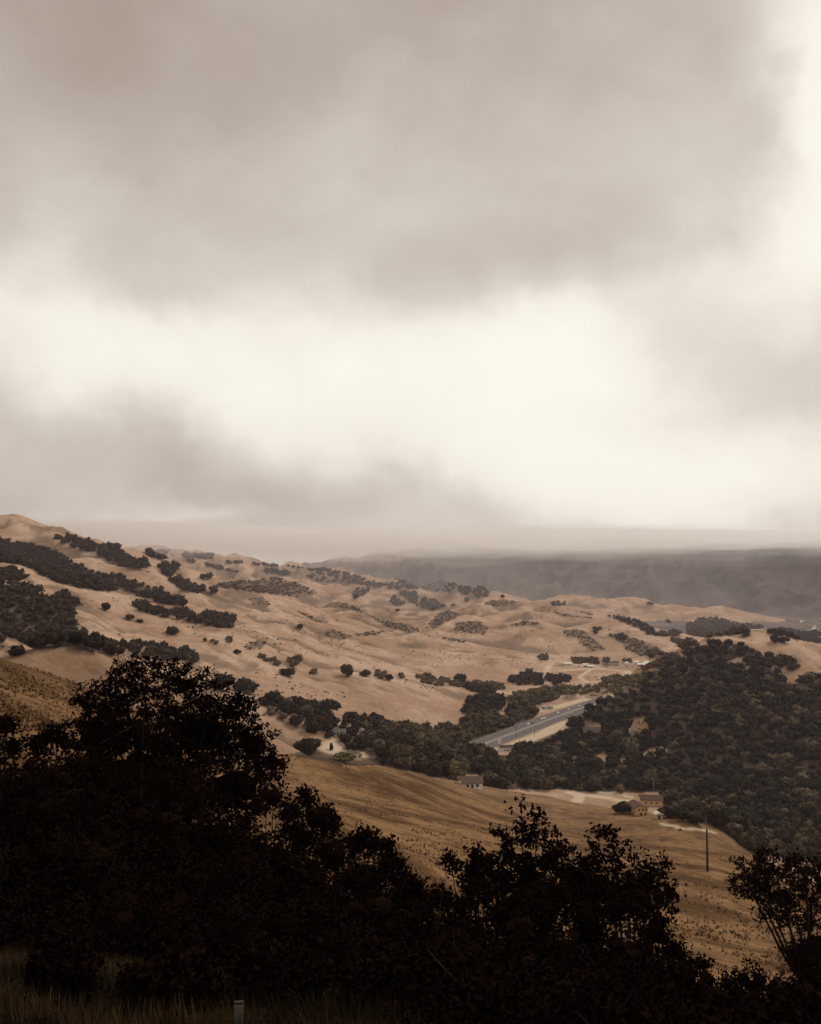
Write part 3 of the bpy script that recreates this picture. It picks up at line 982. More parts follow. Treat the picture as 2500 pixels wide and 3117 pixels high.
LABELS = {
    'left_upper': 'dark oak in the long wooded band below the bare left summit',
    'left_lower': 'dark oak in the wood filling the left hillside hollow',
    'left_small': 'dark oak in the straggling groups along the left grassy shoulder',
    'left_row': 'dark oak in the row slanting down the golden left hill',
    'left_ravine': 'brownish oak in the ravine just above the big black foreground tree',
    'left_far': 'small hazy oak on the distant left ridge under the cloud',
    'shelf_wood': 'tiny hazy oak at the foot of the distant cloud-capped mountain',
    'mid_groups': 'dark oak in the small clumps on the central golden hills',
    'strip': 'dark oak in the strip along the far right golden spur',
    'hazy_wood': 'grey-brown tree in the hazy wood behind the wooded right hill',
    'ranch_trees': 'grey-brown tree beside the white ranch buildings',
    'riverside': 'pale olive willow in the loose line along the stream',
    'low_line': 'dark oak in the clumps between the low hill and the ranch meadow',
    'crest_line': 'faint brownish bush in the thin growth behind the low hill crest',
    'hollow': 'dark oak in the hollow under the pale low hill',
    'river_olive': 'olive leafy tree on the near side bank left of the highway',
    'river_dark': 'dark full oak at the right tip of the low golden hill',
    'valley': 'dark oak in the crowded valley floor wood below the highway',
    'slope': 'dark oak in the dense wood covering the right hillside',
    'hilltop': 'dark oak on the golden top of the right hill',
}
GROUPS = {k: v.replace('dark oak in', 'oaks in').replace('dark oak on', 'oaks on') for k, v in LABELS.items()}

# single trees the photograph lets you pick out: u, v of the foot, width in frame units, height factor, kind, label
SOLO = [
    (732, 1424, 26, 1.25, 'oak', 'tall lone oak standing on the crest of the low golden hill'),
    (607, 1422, 36, 0.45, 'oak', 'low flat oak at the left of the low golden hill crest'),
    (769, 1424, 25, 0.6, 'oak', 'small round oak just right of the tall lone oak'),
    (819, 1432, 18, 0.8, 'oak', 'spreading little tree on the right part of the low hill crest'),
    (969, 1441, 29, 0.85, 'oak', 'round-topped oak above the willows left of the ranch meadow'),
    (693, 1503, 56, 0.62, 'oak', 'broad dark oak alone on the slope of the low golden hill'),
    (584, 1485, 29, 0.8, 'oak', 'upright oak at the left end of the hollow'),
    (552, 1484, 20, 0.9, 'oak', 'small oak left of the hollow, close to the big black tree'),
    (518, 1460, 48, 0.75, 'oak', 'rounded dark oak showing right above the big black foreground tree'),
    (468, 1452, 52, 0.7, 'oak', 'wide dark oak half behind the big black foreground tree'),
    (223, 1286, 20, 0.9, 'oak', 'single oak on the golden slope below the straggling groups'),
    (273, 1306, 20, 0.7, 'oak', 'lone low oak on the golden left slope'),
    (295, 1311, 13, 0.7, 'oak', 'tiny oak right of the lone low oak on the left slope'),
    (363, 1336, 27, 0.65, 'oak', 'flat-topped oak in the middle of the left golden slope'),
    (500, 1377, 16, 0.7, 'oak', 'small oak beside the gully at the foot of the left slope'),
    (390, 1369, 15, 0.8, 'oak', 'small oak above the ravine on the left slope'),
    (632, 1325, 14, 0.9, 'oak', 'lone small oak on the golden slope right of the gully'),
    (837, 1288, 12, 0.6, 'oak', 'little round oak below the central clump'),
    (954, 1276, 10, 0.7, 'oak', 'little oak right of the central clump on the golden hills'),
    (983, 1266, 12, 0.8, 'oak', 'small round oak below the upper right clump of the golden hills'),
    (1059, 1259, 9, 0.9, 'oak', 'tiny oak on the saddle between the golden hills'),
    (618, 1405, 18, 0.8, 'brown', 'faint brown tree on the slope above the low hill'),
    (1633, 1353, 24, 0.62, 'oak', 'left flat umbrella-shaped tree of the pair on the golden hilltop'),
    (1652, 1354, 24, 0.62, 'oak', 'right flat umbrella-shaped tree of the pair on the golden hilltop'),
    (1247, 1664, 40, 0.75, 'willow', 'bright olive tree above the pale farm track'),
    (1415, 1690, 44, 0.75, 'willow', 'yellow-green bush-like tree right of the upper yellow house'),
    (1325, 1590, 44, 0.9, 'willow', 'round olive tree behind the dry field in the wood'),
    (698, 1580, 9, 1.9, 'oak', 'narrow dark tree in the pale yard left of the valley wood'),
    (832, 1556, 50, 0.8, 'brown', 'rounded grey-brown tree at the right end of the hollow'),
    (850, 1616, 60, 0.85, 'brown', 'big rounded brown tree in the valley wood by the near crest'),
    (960, 1640, 44, 0.95, 'willow', 'rounded olive tree left of the white-fronted house'),
    (722, 1606, 50, 0.5, 'willow', 'low yellow-green bush at the near edge of the valley wood'),
    (1310, 1712, 38, 0.65, 'oak', 'dark bush against the left wall of the lower yellow house'),
    (1405, 1722, 44, 0.6, 'oak', 'first dark round tree right of the lower yellow house'),
    (1438, 1728, 44, 0.6, 'oak', 'second dark round tree right of the lower yellow house'),
    (1468, 1736, 40, 0.65, 'oak', 'third dark round tree right of the lower yellow house, nearest the pole'),
    (1382, 1722, 8, 1.1, 'oak', 'tiny dark shrub in front of the pale shed'),
]
trees = []          # (pos, width, height, kind, key, rank)
for i, (u, v, wu, hf, kind, lab) in enumerate(SOLO):
    p = cast([u], [v])[0]
    if np.isnan(p[0]):
        continue
    w = wu / F * math.hypot(p[0], p[1])
    nm = {'oak': 'oak_tree', 'willow': 'willow_tree', 'brown': 'brown_tree'}[kind]
    add_tree(p, w * 1.05, w * hf * 1.15, kind, lab, None, nm, 'tree', i)

HOUSE_SPOTS = []
cand_all = {}
for (key, polys, kind, wr, spacing, thin) in REG:
    pts_ = []
    for poly in polys:
        P = np.array(poly)
        u0, u1, v0, v1 = P[:, 0].min(), P[:, 0].max(), P[:, 1].min(), P[:, 1].max()
        st = 1.6 if (u1 - u0) * (v1 - v0) < 40000 else 2.2
        uu, vv = np.meshgrid(np.arange(u0, u1 + st, st), np.arange(v0, v1 + st, st))
        uu = (uu + rng.uniform(-.5, .5, uu.shape) * st).ravel()
        vv = (vv + rng.uniform(-.5, .5, vv.shape) * st).ravel()
        ok = inside(poly, uu + 3 * perlin(uu / 9, vv / 9), vv + 2 * perlin(uu / 9 + 40, vv / 9))
        for h in HOLES:
            ok &= ~inside(h, uu, vv)
        uu, vv = uu[ok], vv[ok]
        if len(uu) == 0:
            continue
        q = cast(uu, vv)
        q = q[~np.isnan(q[:, 0])]
        s_, t_ = hw_coords(q[:, 0], q[:, 1])
        q = q[(np.abs(t_) > 19) | (s_ < -2)]
        if key in ('valley', 'slope', 'river_olive', 'hollow'):
            q = q[np.hypot(q[:, 0], q[:, 1]) > (385 if key == 'slope' else 430)]
        q = q[np.hypot(q[:, 0], q[:, 1]) < 4300]
        pts_.append(q)
    if not pts_:
        continue
    q = np.concatenate(pts_)
    q = q[rng.permutation(len(q))]
    keep, cell = [], {}
    for p in q:
        k = (int(p[0] // spacing), int(p[1] // spacing))
        bad = False
        for ii in (-1, 0, 1):
            for jj in (-1, 0, 1):
                for o_ in cell.get((k[0] + ii, k[1] + jj), ()):
                    if (o_[0] - p[0]) ** 2 + (o_[1] - p[1]) ** 2 < spacing ** 2:
                        bad = True
        if not bad:
            cell.setdefault(k, []).append(p)
            keep.append(p)
    for p in keep:
        if random.random() > thin:
            continue
        w = random.uniform(*wr)
        kk = kind
        sp = fbm(np.array([p[0] / 60]), np.array([p[1] / 60]), 3)[0]
        w *= 1 + .25 * perlin(np.array([p[0] / 30 + 9]), np.array([p[1] / 30]))[0]
        if key in ('valley', 'slope', 'hollow') and random.random() < 0.10 + .45 * max(0, sp):
            kk = random.choice(['willow', 'brown', 'brown'])
        if key == 'river_olive' and random.random() < 0.2:
            kk = random.choice(['oak', 'brown'])
        trees.append((p, w, w * random.uniform(0.72, 1.0), kk, key))

# the 250 that show largest are trees of their own; the rest are woods
HB_ = [(1222, 1268, 1520, 1550, 700), (1322, 1344, 1520, 1556, 700), (1345, 1366, 1508, 1540, 730), (1195, 1219, 1590, 1606, 650), (1337, 1352, 1568, 1584, 650), (1046, 1082, 1553, 1584, 720),
       (968, 1012, 1630, 1660, 560), (1318, 1390, 1664, 1714, 620), (1205, 1320, 1668, 1690, 600), (1250, 1284, 1588, 1612, 660), (1284, 1402, 1572, 1606, 660),
       (690, 715, 1562, 1584, 700), (728, 762, 1582, 1596, 700), (1140, 1165, 1482, 1494, 960), (1240, 1258, 1462, 1470, 1000), (1555, 1616, 1322, 1336, 930)]


HWV = []
for s_ in range(8, 212, 3):
    for t_ in (-13, -6, 0, 6, 13) + ((24, 30) if 45 < s_ < 125 else ()):
        x_, y_, z_ = HA[0] + HDIR[0] * s_ + HNRM[0] * t_, HA[1] + HDIR[1] * s_ + HNRM[1] * t_, .3
        u_, v_ = proj(x_, y_, z_)
        HWV.append((float(u_), float(v_), math.hypot(x_, y_)))
HWV = np.array(HWV)


def blocks(p, w, h):
    r_ = math.hypot(p[0], p[1])
    u, v = proj(p[0], p[1], p[2])
    if np.any((HWV[:, 2] > r_ - 10) & (np.abs(HWV[:, 0] - u) < w * .34 / r_ * F) & (HWV[:, 1] < v) & (HWV[:, 1] > v - h * .75 / r_ * F)):
        return True
    du, dv = w * .5 / r_ * F, h / r_ * F
    for (u0, u1, v0, v1, dm) in HB_:
        if r_ < dm + 20 and u + du * .6 > u0 and u - du * .6 < u1 and v > v0 and v - dv * .85 < v1:
            return True
    return False


trees = [t_ for t_ in trees if not blocks(t_[0], t_[1], t_[2])]
rank = sorted(range(len(trees)), key=lambda i: -trees[i][1] / math.hypot(trees[i][0][0], trees[i][0][1]) if trees[i][3] != 'scrub' else 1)
single = set(rank[:250])


def zone(key, p):
    u, v = (float(c) for c in proj(p[0], p[1], p[2]))
    if key == 'slope':
        if v < 1475:
            return 'high on the right hillside, below the golden hilltop'
        if u > 1610:
            return 'near the right edge of the hillside wood' if v < 1680 else 'low at the right edge, beyond the near grass slope'
        if v > 1690:
            return 'at the foot of the wood behind the tall pole'
        if u < 1310 and v < 1560:
            return 'beside the highway at the left edge of the hillside wood'
        if u < 1385 and v < 1565:
            return 'around the houses sunk in the hillside wood'
        if u < 1420 and v < 1625:
            return 'beside the dirt track through the hillside wood'
        if u < 1420:
            return 'in the wood just above the two yellow houses'
        return 'in the middle of the hillside wood' if v < 1600 else 'low in the hillside wood, between the yellow houses and right edge'
    if key == 'valley':
        if u < 780:
            return 'around the pale yards at the left end of the valley wood'
        if u < 950:
            return 'in the valley wood behind the crest, left of the white-fronted house'
        if u < 1060:
            return 'in the valley wood near the white-fronted house'
        if v < 1600:
            return 'between the shop and the hillside wood'
        return 'in the valley wood right of the white-fronted house'
    return None


mass = {}
for i, (p, w, h, kind, key) in enumerate(trees):
    if i in single:
        nm = {'oak': 'oak_tree', 'willow': 'willow_tree', 'brown': 'brown_tree'}[kind]
        lab = LABELS[key]
        if kind != 'oak' and lab.startswith('dark oak'):
            lab = lab.replace('dark oak', 'olive tree' if kind == 'willow' else 'grey-brown tree')
        elif kind == 'oak' and lab.startswith('olive'):
            lab = lab.replace('olive leafy tree', 'dark oak')
        elif kind == 'brown' and lab.startswith('olive'):
            lab = lab.replace('olive leafy', 'grey-brown')
        zn = zone(key, p)
        if zn:
            size = 'small' if w < 8 else 'middling' if w < 9.6 else 'broad'
            lab = size + {'oak': ' dark oak ', 'willow': ' olive tree ', 'brown': ' grey-brown tree '}[kind] + zn
        add_tree(p, w * 1.12, h * 1.12, kind, lab, 'trees ' + zn if zn else 'trees: ' + lab.split(' in ', 1)[-1], nm, 'tree', i)
    else:
        mass.setdefault((key, kind), []).append((p, w, h))
MASSNAME = {'oak': 'oak_wood', 'willow': 'willow_thicket', 'brown': 'brown_wood', 'scrub': 'scrub'}
for (key, kind), lst in mass.items():
    vs, ts, qs, tn, off = [], [], [], [], 0
    for (p, w, h) in lst:
        v, t, q = LIGHT[kind][random.randrange(5)]
        a = random.uniform(0, 6.28)
        ca, sa = math.cos(a), math.sin(a)
        sc = 1.15
        vv = np.stack([(v[:, 0] * ca - v[:, 1] * sa) * w * sc, (v[:, 0] * sa + v[:, 1] * ca) * w * sc, (v[:, 2] - 0.08) * h * sc * (0.7 if kind == 'scrub' else 1)], 1) + p
        vs.append(vv)
        ts.append(t + off)
        qs.append(q + off)
        tn.append(np.full(len(v), random.uniform(-0.3, 0.3)))
        off += len(v)
    me = mesh_np(MASSNAME[kind], np.concatenate(vs), [np.concatenate(ts), np.concatenate(qs)], M[kind], attrs={'tint': np.concatenate(tn)})
    tag(link(MASSNAME[kind], me), kind='stuff')
print('tris', sum(len(m.polygons) for m in bpy.data.meshes)); print('trees', len(trees), 'verts in masses', sum(len(o.data.vertices) for o in bpy.data.objects if o.get('kind') == 'stuff'))

# ------------------------------------------------------------------ buildings
M['yellow'] = plain('yellow_stucco', (0.64, 0.44, 0.20), 0.9, 0.1, 0.8)
M['cream'] = plain('cream_stucco', (0.62, 0.52, 0.38), 0.9, 0.1, 0.8)
M['white'] = plain('white_paint', (0.80, 0.76, 0.69), 0.8, 0.06, 0.8)
M['redroof'] = plain('brown_red_roof', (0.105, 0.060, 0.048), 0.9, 0.2, 1.5)
M['brownroof'] = plain('brown_roof', (0.115, 0.082, 0.062), 0.9, 0.2, 1.5)
M['greyroof'] = plain('grey_roof', (0.13, 0.115, 0.105), 0.9, 0.2, 1.5)
M['redwall'] = plain('barn_red', (0.17, 0.055, 0.038), 0.9, 0.2, 1.0)
M['glass'] = plain('dark_glass', (0.018, 0.014, 0.012), 0.25, 0.1, 1.0, 0.4)
M['door'] = plain('dark_door', (0.035, 0.022, 0.015), 0.7, 0.2, 1.0)
M['metal'] = plain('pale_metal', (0.55, 0.54, 0.52), 0.5, 0.1, 1.0, 0.4)
M['wood'] = plain('weathered_wood', (0.05, 0.035, 0.026), 0.95, 0.3, 2.0)
M['carwhite'] = plain('white_car_paint', (0.80, 0.77, 0.72), 0.35, 0.03, 1.0, 0.5)
M['carsilver'] = plain('silver_car_paint', (0.42, 0.40, 0.38), 0.35, 0.03, 1.0, 0.5)
M['cardark'] = plain('dark_car_paint', (0.06, 0.05, 0.05), 0.35, 0.03, 1.0, 0.5)
M['rubber'] = plain('tyre_rubber', (0.02, 0.018, 0.017), 0.9, 0.1, 3)
M['straw'] = plain('pale_straw', (0.5, 0.37, 0.23), 0.95, 0.2, 1)


def house(name, label, cat, p, rot, W, L, H, R, wall, roof, wins=(), door=None, chimney=None, group=None, eave=0.5, base=1.5):
    """gabled building: W along local x (gable width), L along local y, walls H, ridge R above the walls"""
    t = thing(name, label, cat, p, rot, group)
    mb = MB()
    mb.prism([(-W / 2, -base), (W / 2, -base), (W / 2, H), (0, H + R), (-W / 2, H)], 'y', -L / 2, L / 2)
    mb.build('wall', wall, t)
    mb = MB()
    k = R / (W / 2)
    e = eave
    th = 0.18
    for s in (-1, 1):
        mb.prism([(0, H + R + 0.02), (s * (W / 2 + e), H - k * e + 0.02), (s * (W / 2 + e), H - k * e + 0.02 + th), (0, H + R + 0.02 + th)], 'y', -L / 2 - e, L / 2 + e)
    rf = mb.build('roof', roof, t)
    if chimney:
        mb = MB()
        x, y, s, zt = chimney
        mb.box(x - s, x + s, y - s, y + s, H, H + R + zt)
        mb.build('chimney', wall, rf)
    for (face, a, z, ww, wh) in wins:
        fr, gl = MB(), MB()
        o1, o2 = 0.05, 0.09
        for b_, off, gx in ((fr, o1, 0.12), (gl, o2, 0.0)):
            x0, x1, z0, z1 = a - ww / 2 - gx, a + ww / 2 + gx, z - gx, z + wh + gx
            if face == 'f':
                b_.box(x0, x1, -L / 2 - off, -L / 2 - 0.0 + .02, z0, z1)
            elif face == 'b':
                b_.box(x0, x1, L / 2 - .02, L / 2 + off, z0, z1)
            elif face == 'l':
                b_.box(-W / 2 - off, -W / 2 + .02, x0, x1, z0, z1)
            else:
                b_.box(W / 2 - .02, W / 2 + off, x0, x1, z0, z1)
        f = fr.build('window', wall, t)
        gl.build('pane', M['glass'], f)
    if door:
        face, a, ww, wh = door
        mb = MB()
        if face == 'f':
            mb.box(a - ww / 2, a + ww / 2, -L / 2 - .06, -L / 2 + .02, 0, wh)
        elif face == 'l':
            mb.box(-W / 2 - .06, -W / 2 + .02, a - ww / 2, a + ww / 2, 0, wh)
        else:
            mb.box(W / 2 - .02, W / 2 + .06, a - ww / 2, a + ww / 2, 0, wh)
        mb.build('door', M['door'], t)
    return t


def on(u, v, d=None):
    if d is None:
        q = cast([u], [v])[0]
        return q
    p = pt(u, v, d)
    p[2] = float(ground(np.array([p[0]]), np.array([p[1]]))[0])
    return p


def build_buildings():
    # the two yellow houses: gable end, and long roof side, towards us
    p = on(1343, 1714)
    k = math.hypot(p[0], p[1]) / 585
    t = house('yellow_house', 'lower two-storey yellow house with brown roof and dark windows', 'house', p, 0.18, 8.6, 11.5, 5.6, 1.7, M['yellow'], M['redroof'],
              [('f', -1.7, 3.6, 1.1, 1.2), ('f', .9, 3.6, 1.1, 1.2), ('f', 2.9, 3.7, .9, 1.0), ('f', -.4, .9, 1.5, 1.3), ('l', -3.6, .8, 1.0, 1.6)], ('f', 2.6, 1.1, 2.2), None, None, 0.9, 4)
    t.scale = (k, k, k)
    p2 = on(1371, 1693)
    k = math.hypot(p2[0], p2[1]) / 620
    t = house('yellow_house', 'upper yellow house behind the other, long roof side towards us', 'house', p2, PI / 2 - 0.12, 8.2, 14, 3.8, 2.3, M['yellow'], M['redroof'],
              [('l', -3, 1.2, 1.2, 1.1), ('l', 0.4, 1.2, 1.2, 1.1), ('l', 4, 1.2, 1.2, 1.1), ('b', 0, 1.4, 1.2, 1.2)], None, None, None, 0.7, 6)
    t.scale = (k, k, k)
    p3 = on(1386, 1724)
    house('shed', 'small pale shed on the grass right of the lower yellow house', 'shed', p3, 0.1, 3, 3, 2.2, .6, M['cream'], M['cream'], (), ('f', 0, 1, 1.8), base=3)
    # valley house beside the crest
    pA = on(992, 1657)
    house('valley_house', 'white-fronted house with brown roof at the crest of the near hill', 'house', pA, PI / 2 + .1, 7, 10, 2.8, 2.2, M['white'], M['brownroof'],
          [('l', -2.5, .9, 1.3, 1.2), ('l', 2.2, .9, 1.3, 1.2)], ('l', 0, 1.1, 2.1), base=4)
    # houses in the wood
    for (u, v, d, rot, W, L, H, R, wl, rf, lab, ch) in [
        (1246, 1549, 690, PI / 2, 9, 14, 3.5, 3.6, 'redwall', 'brownroof', 'long house with broad brown roof sunk among the oaks', None),
        (1332, 1552, 690, .3, 6, 8, 3.6, 2.2, 'cream', 'greyroof', 'small grey-roofed house with a pale chimney in the wood', (-2.2, 0, .6, 1.4)),
        (1354, 1538, 715, .2, 6.5, 8, 5.5, 2.2, 'yellow', 'brownroof', 'tall cream house with chimney standing higher in the wood', (-2.5, -2, .6, 1.6)),
        (1206, 1604, 640, PI / 2 - .2, 6, 8, 2.6, 1.6, 'cream', 'brownroof', 'low cream house by the dirt track in the wood', None),
        (1344, 1580, 660, .1, 3.5, 4, 3.2, .5, 'white', 'white', 'small white-roofed shed right of the round olive tree', None),
        (1066, 1581, 705, PI / 2 + .25, 8, 12, 3.6, 1.0, 'white', 'door', 'white-walled shop with dark roof beside the highway', None),
        (745, 1596, 690, .6, 6, 8, 2.4, 1.5, 'cream', 'greyroof', 'small cream house among trees left in the valley', None),
        (712, 1549, 800, PI / 2, 5, 9, 2.6, 1.4, 'cream', 'greyroof', 'grey-roofed farm shed behind the pale yard', None),
        (805, 1560, 770, PI / 2, 6, 16, 2.6, 1.4, 'white', 'greyroof', 'long low white-roofed barn at the foot of the hollow', None),
    ]:
        q = on(u, v)
        wins = [('f', -W * .25, .9, 1.1, 1.2), ('f', W * .25, .9, 1.1, 1.2), ('l', -L * .25, .9, 1.3, 1.2), ('l', L * .22, .9, 1.3, 1.2)]
        house('wood_house' if 'house' in lab else 'farm_building', lab, 'house' if 'house' in lab else 'building', q, rot, W, L, H, R, M[wl], M[rf], wins, ('l', 0, 1.1, 2.1), ch, base=8)
    # ranch row
    for (u, v, rot, W, L, H, R, wl, rf, lab) in [
        (1196, 1401, PI / 2, 6, 12, 3, 1.2, 'white', 'white', 'low white ranch shed at the left end of the row'),
        (1232, 1405, PI / 2, 5, 6, 4.2, 1.2, 'white', 'white', 'small square white ranch building left of the gap'),
        (1244, 1406, PI / 2, 5, 9, 2.6, 1.0, 'white', 'white', 'long low white ranch building beside the square one'),
        (1276, 1405, PI / 2, 7, 9, 3, 2.6, 'white', 'greyroof', 'dark-roofed white ranch house in the middle of the row'),
        (1293, 1401, PI / 2, 6, 13, 4.2, 2.0, 'cream', 'brownroof', 'cream ranch house with brown roof behind the paddock'),
        (1288, 1401, 0, 3.0, 3, 8.0, 1.2, 'white', 'white', 'slim white tower at the ranch house'),
        (1322, 1402, 0, 6, 7, 4.5, 1.2, 'white', 'white', 'white block-like ranch building right of the paddock'),
        (1340, 1398, PI / 2, 6, 7, 3.5, 1.2, 'white', 'white', 'small white ranch house set back under trees'),
        (1365, 1407, 0.15, 12, 9, 4.0, 3.2, 'redwall', 'white', 'dark red barn with white roof at the right end of the row'),
        (1350, 1404, PI / 2, 5, 8, 2.6, 1.2, 'cream', 'white', 'cream stable with pale roof left of the red barn'),
    ]:
        q = on(u, v)
        house('red_barn' if 'barn' in lab else 'ranch_building', lab, 'barn' if 'barn' in lab else 'building', q, rot, W, L, H, R, M[wl], M[rf],
              [('f', 0, 1, 1.2, 1.2), ('l', -L * .25, 1, 1.2, 1.2), ('l', L * .25, 1, 1.2, 1.2)] if W > 3 else [], ('l', 0, 1.2, 2.1) if W > 3 else None)
    for i, (u, v, m_) in enumerate([(1210, 1403, 'carwhite'), (1218, 1404, 'carsilver'), (1256, 1405, 'carwhite'), (1312, 1405, 'carwhite'), (1333, 1405, 'carsilver'), (1346, 1408, 'carwhite')]):
        make_car(M[m_], ['white car parked right of the first ranch shed', 'silver car parked second from the first ranch shed', 'white car parked left of the dark-roofed ranch house',
                         'white car parked at the right end of the paddock', 'silver car parked beyond the block-like ranch building', 'white car parked in front of the cream stable'][i], on(u, v), 1.1 + i, 'cars parked at the ranch')
    # paddock fence of the ranch
    t = thing('paddock_fence', 'pale post and rail paddock fence in front of the ranch', 'fence', on(1303, 1409))
    for i in range(9):
        mb = MB(); mb.box(-16 + i * 4 - .12, -16 + i * 4 + .12, -.12, .12, 0, 2.0); mb.build('post', M['straw'], t)
    for z in (0.7, 1.5):
        mb = MB(); mb.box(-16, 16, .13, .2, z, z + .22); mb.build('rail', M['straw'], t)
    # long pale building on the right hilltop
    q = pt(1586, 1338, 940)
    t = thing('long_building', 'long flat pale building behind the golden hilltop', 'building', q, 0)
    mb = MB(); mb.box(-14.5, 14.5, 0, 9, -12, 5.4); mb.build('wall', M['cream'], t)
    mb = MB(); mb.box(-14.8, 14.8, -.3, 9.3, 5.42, 5.8); mb.build('roof', M['straw'], t)
    for i in range(4):
        mb = MB(); mb.box(-11 + i * 7 - .8, -11 + i * 7 + .8, -.05, .05, 1.2, 3.0); mb.build('window', M['glass'], t)
    # far town beyond
    for i in range(16):
        q = on(1690 + (i * 37 % 60), 1312 + (i * 53 % 20))
        house('town_house', ['white', 'cream', 'grey-roofed'][i % 3] + ' speck of a house in the far town beyond the hilltop', 'house', q, i * .7, 8, 11, 3.5 + i % 3, 2.2,
              M['white' if i % 3 == 0 else 'cream'], M['white' if i % 4 == 0 else 'greyroof'], (), None, group='houses of the far town')


def make_car(paint, label, p, rot, group='cars on the highway'):
    t = thing('car', label, 'car', p, rot, group)
    mb = MB()
    mb.prism([(-2.25, .35), (2.2, .35), (2.28, .62), (2.15, .86), (1.2, .98), (-1.5, 1.02), (-2.2, .98), (-2.3, .6)], 'x', -.88, .88)
    mb.prism([(1.15, .97), (.45, 1.46), (-1.05, 1.48), (-1.85, 1.0)], 'x', -.72, .72)
    mb.build('body', paint, t)
    mb = MB()
    mb.prism([(1.0, 1.0), (.42, 1.40), (-1.0, 1.42), (-1.6, 1.03)], 'x', -.735, .735)
    mb.build('side_window', M['glass'], t)
    for x in (-.82, .82):
        for y in (-1.4, 1.4):
            mb = MB(); mb.tube((x - .1, y, .33), (x + .1, y, .33), .33, .33, 10)
            mb.build('wheel', M['rubber'], t)
    return t


def build_traffic():
    def sign(p, rot):
        pass
    hd = math.atan2(-HDIR[0], HDIR[1])
    def cc(x, y):
        return 1400 * .6916 + x * .18, 2050 * .6916 + y * .18
    cars = [((1405, 385), 'carwhite', 'white car highest on the highway, just leaving the trees'), ((1275, 425), 'carwhite', 'white car alone, second from the far end of the highway'),
            ((1147, 468), 'carwhite', 'large white car alone in the middle of the highway'), ((955, 535), 'carwhite', 'white car on the left of the pair driving side by side'),
            ((1012, 528), 'carwhite', 'white car on the right of the pair driving side by side'), ((840, 575), 'cardark', 'dark car at the outer edge of the nearest three'),
            ((888, 578), 'carsilver', 'silver car in the nearest group of three, on the right'), ((833, 598), 'carwhite', 'white car lowest on the highway, nearest of all')]
    for (c, m_, lab) in cars:
        u, v = cc(*c)
        a, b = ray(u, v + 0.8)
        d = (CAMZ - .26) / -b
        s, t = hw_coords(np.array([a * d]), np.array([d]))
        tl = float(np.clip(t[0], -10, 10))
        lane = min((-9.7, -4.8, 4.8, 9.7), key=lambda q_: abs(q_ - tl))
        x, y, _z = hw_point(float(s[0]), lane)
        o = make_car(M[m_], lab, (x, y, .264), hd)
        if 'large' in lab:
            o.scale = (1.1, 1.2, 1.35)
    # trailers, signs and poles by the road
    for (u, v, L, lab) in [(1145, 1493, 4.5, 'left smaller white trailer in the dry field above the highway'), (1158, 1493, 7, 'right longer white trailer in the dry field above the highway')]:
        q = on(u, v)
        t = thing('trailer', lab, 'trailer', q, 0.08)
        mb = MB(); mb.box(-L / 2, L / 2, -1.2, 1.2, .6, 3.3); mb.build('body', M['metal'], t)
        mb = MB(); mb.box(-L * .3, L * .1, -1.26, -1.18, 1.5, 2.5); mb.build('window', M['glass'], t)
        for x in (-L * .25, L * .25):
            mb = MB(); mb.tube((x, -1.15, .45), (x, 1.15, .45), .45, .45, 10); mb.build('wheel', M['rubber'], t)
    q = on(1052, 1572)
    t = thing('billboard', 'pale billboard standing beside the dark-roofed shop', 'billboard', q, 0.2)
    mb = MB(); mb.box(-1.7, 1.7, -.12, .12, 2.2, 6.0); mb.build('panel', M['metal'], t)
    for x in (-1.2, 1.2):
        mb = MB(); mb.tube((x, .2, -.5), (x, .2, 5.8), .1, .1, 6); mb.build('post', M['wood'], t)
    q = on(1249, 1469)
    t = thing('white_fence', 'short white fence at the field edge above the wood', 'fence', q, 0.0)
    for i in range(6):
        mb = MB(); mb.box(-5 + i * 2 - .1, -5 + i * 2 + .1, -.1, .1, 0, 1.6); mb.build('post', M['white'], t)
    for z in (.4, 1.15):
        mb = MB(); mb.box(-5, 5, -.17, -.11, z, z + .25); mb.build('rail', M['white'], t)
    for (u, v, hgt, lab) in [(1010 + 548.0, 0, 0, '')]:
        pass
    for (cx_, cy_, lab) in [(876, 742, 'slim roadside pole on the dry strip, upper of two'), (660, 752, 'slim roadside pole on the dry strip, lower of two')]:
        u, v = cc(cx_, cy_)
        q = on(u, v)
        t = thing('road_pole', lab, 'pole', q, hd)
        mb = MB(); mb.tube((0, 0, -.5), (0, 0, 9.5), .16, .11, 7); mb.build('pole', M['wood'], t)
        mb = MB(); mb.box(-1.1, 1.1, -.08, .08, 8.9, 9.1); mb.build('crossarm', M['wood'], t)
    # the tall pole on the near hillside
    q = on(1490, 1835)
    d = math.hypot(q[0], q[1])
    hgt = pt(1490, 1745, q[1])[2] - q[2]
    t = thing('utility_pole', 'tall dark wooden utility pole standing alone on the near grassy hillside', 'utility pole', q)
    mb = MB(); mb.tube((0, 0, -1), (0, 0, hgt), .30, .22, 10); mb.build('pole', M['wood'], t, True)
    mb = MB(); mb.tube((0, 0, hgt), (0, 0, hgt + .5), .06, .06, 6); mb.tube((0, 0, hgt + .4), (0, 0, hgt + .7), .13, .09, 8); mb.build('insulator', M['concrete'], t)
    q = on(1377, 1672)
    t = thing('yard_pole', 'thin pale pole rising behind the upper yellow house', 'pole', q)
    mb = MB(); mb.tube((0, 0, -.5), (0, 0, 10.5), .09, .07, 7); mb.build('pole', M['metal'], t, True)
    mb = MB(); mb.tube((-.9, 0, 10.3), (0, 0, 10.5), .05, .05, 5); mb.box(-1.3, -.8, -.14, .14, 10.2, 10.4); mb.build('lamp_arm', M['metal'], t)
    # lattice pylon on the left slope
    q = on(518, 1420)
    t = thing('pylon', 'thin lattice pylon on the slope above the wide oak', 'pylon', q, .3)
    hh = 14.5
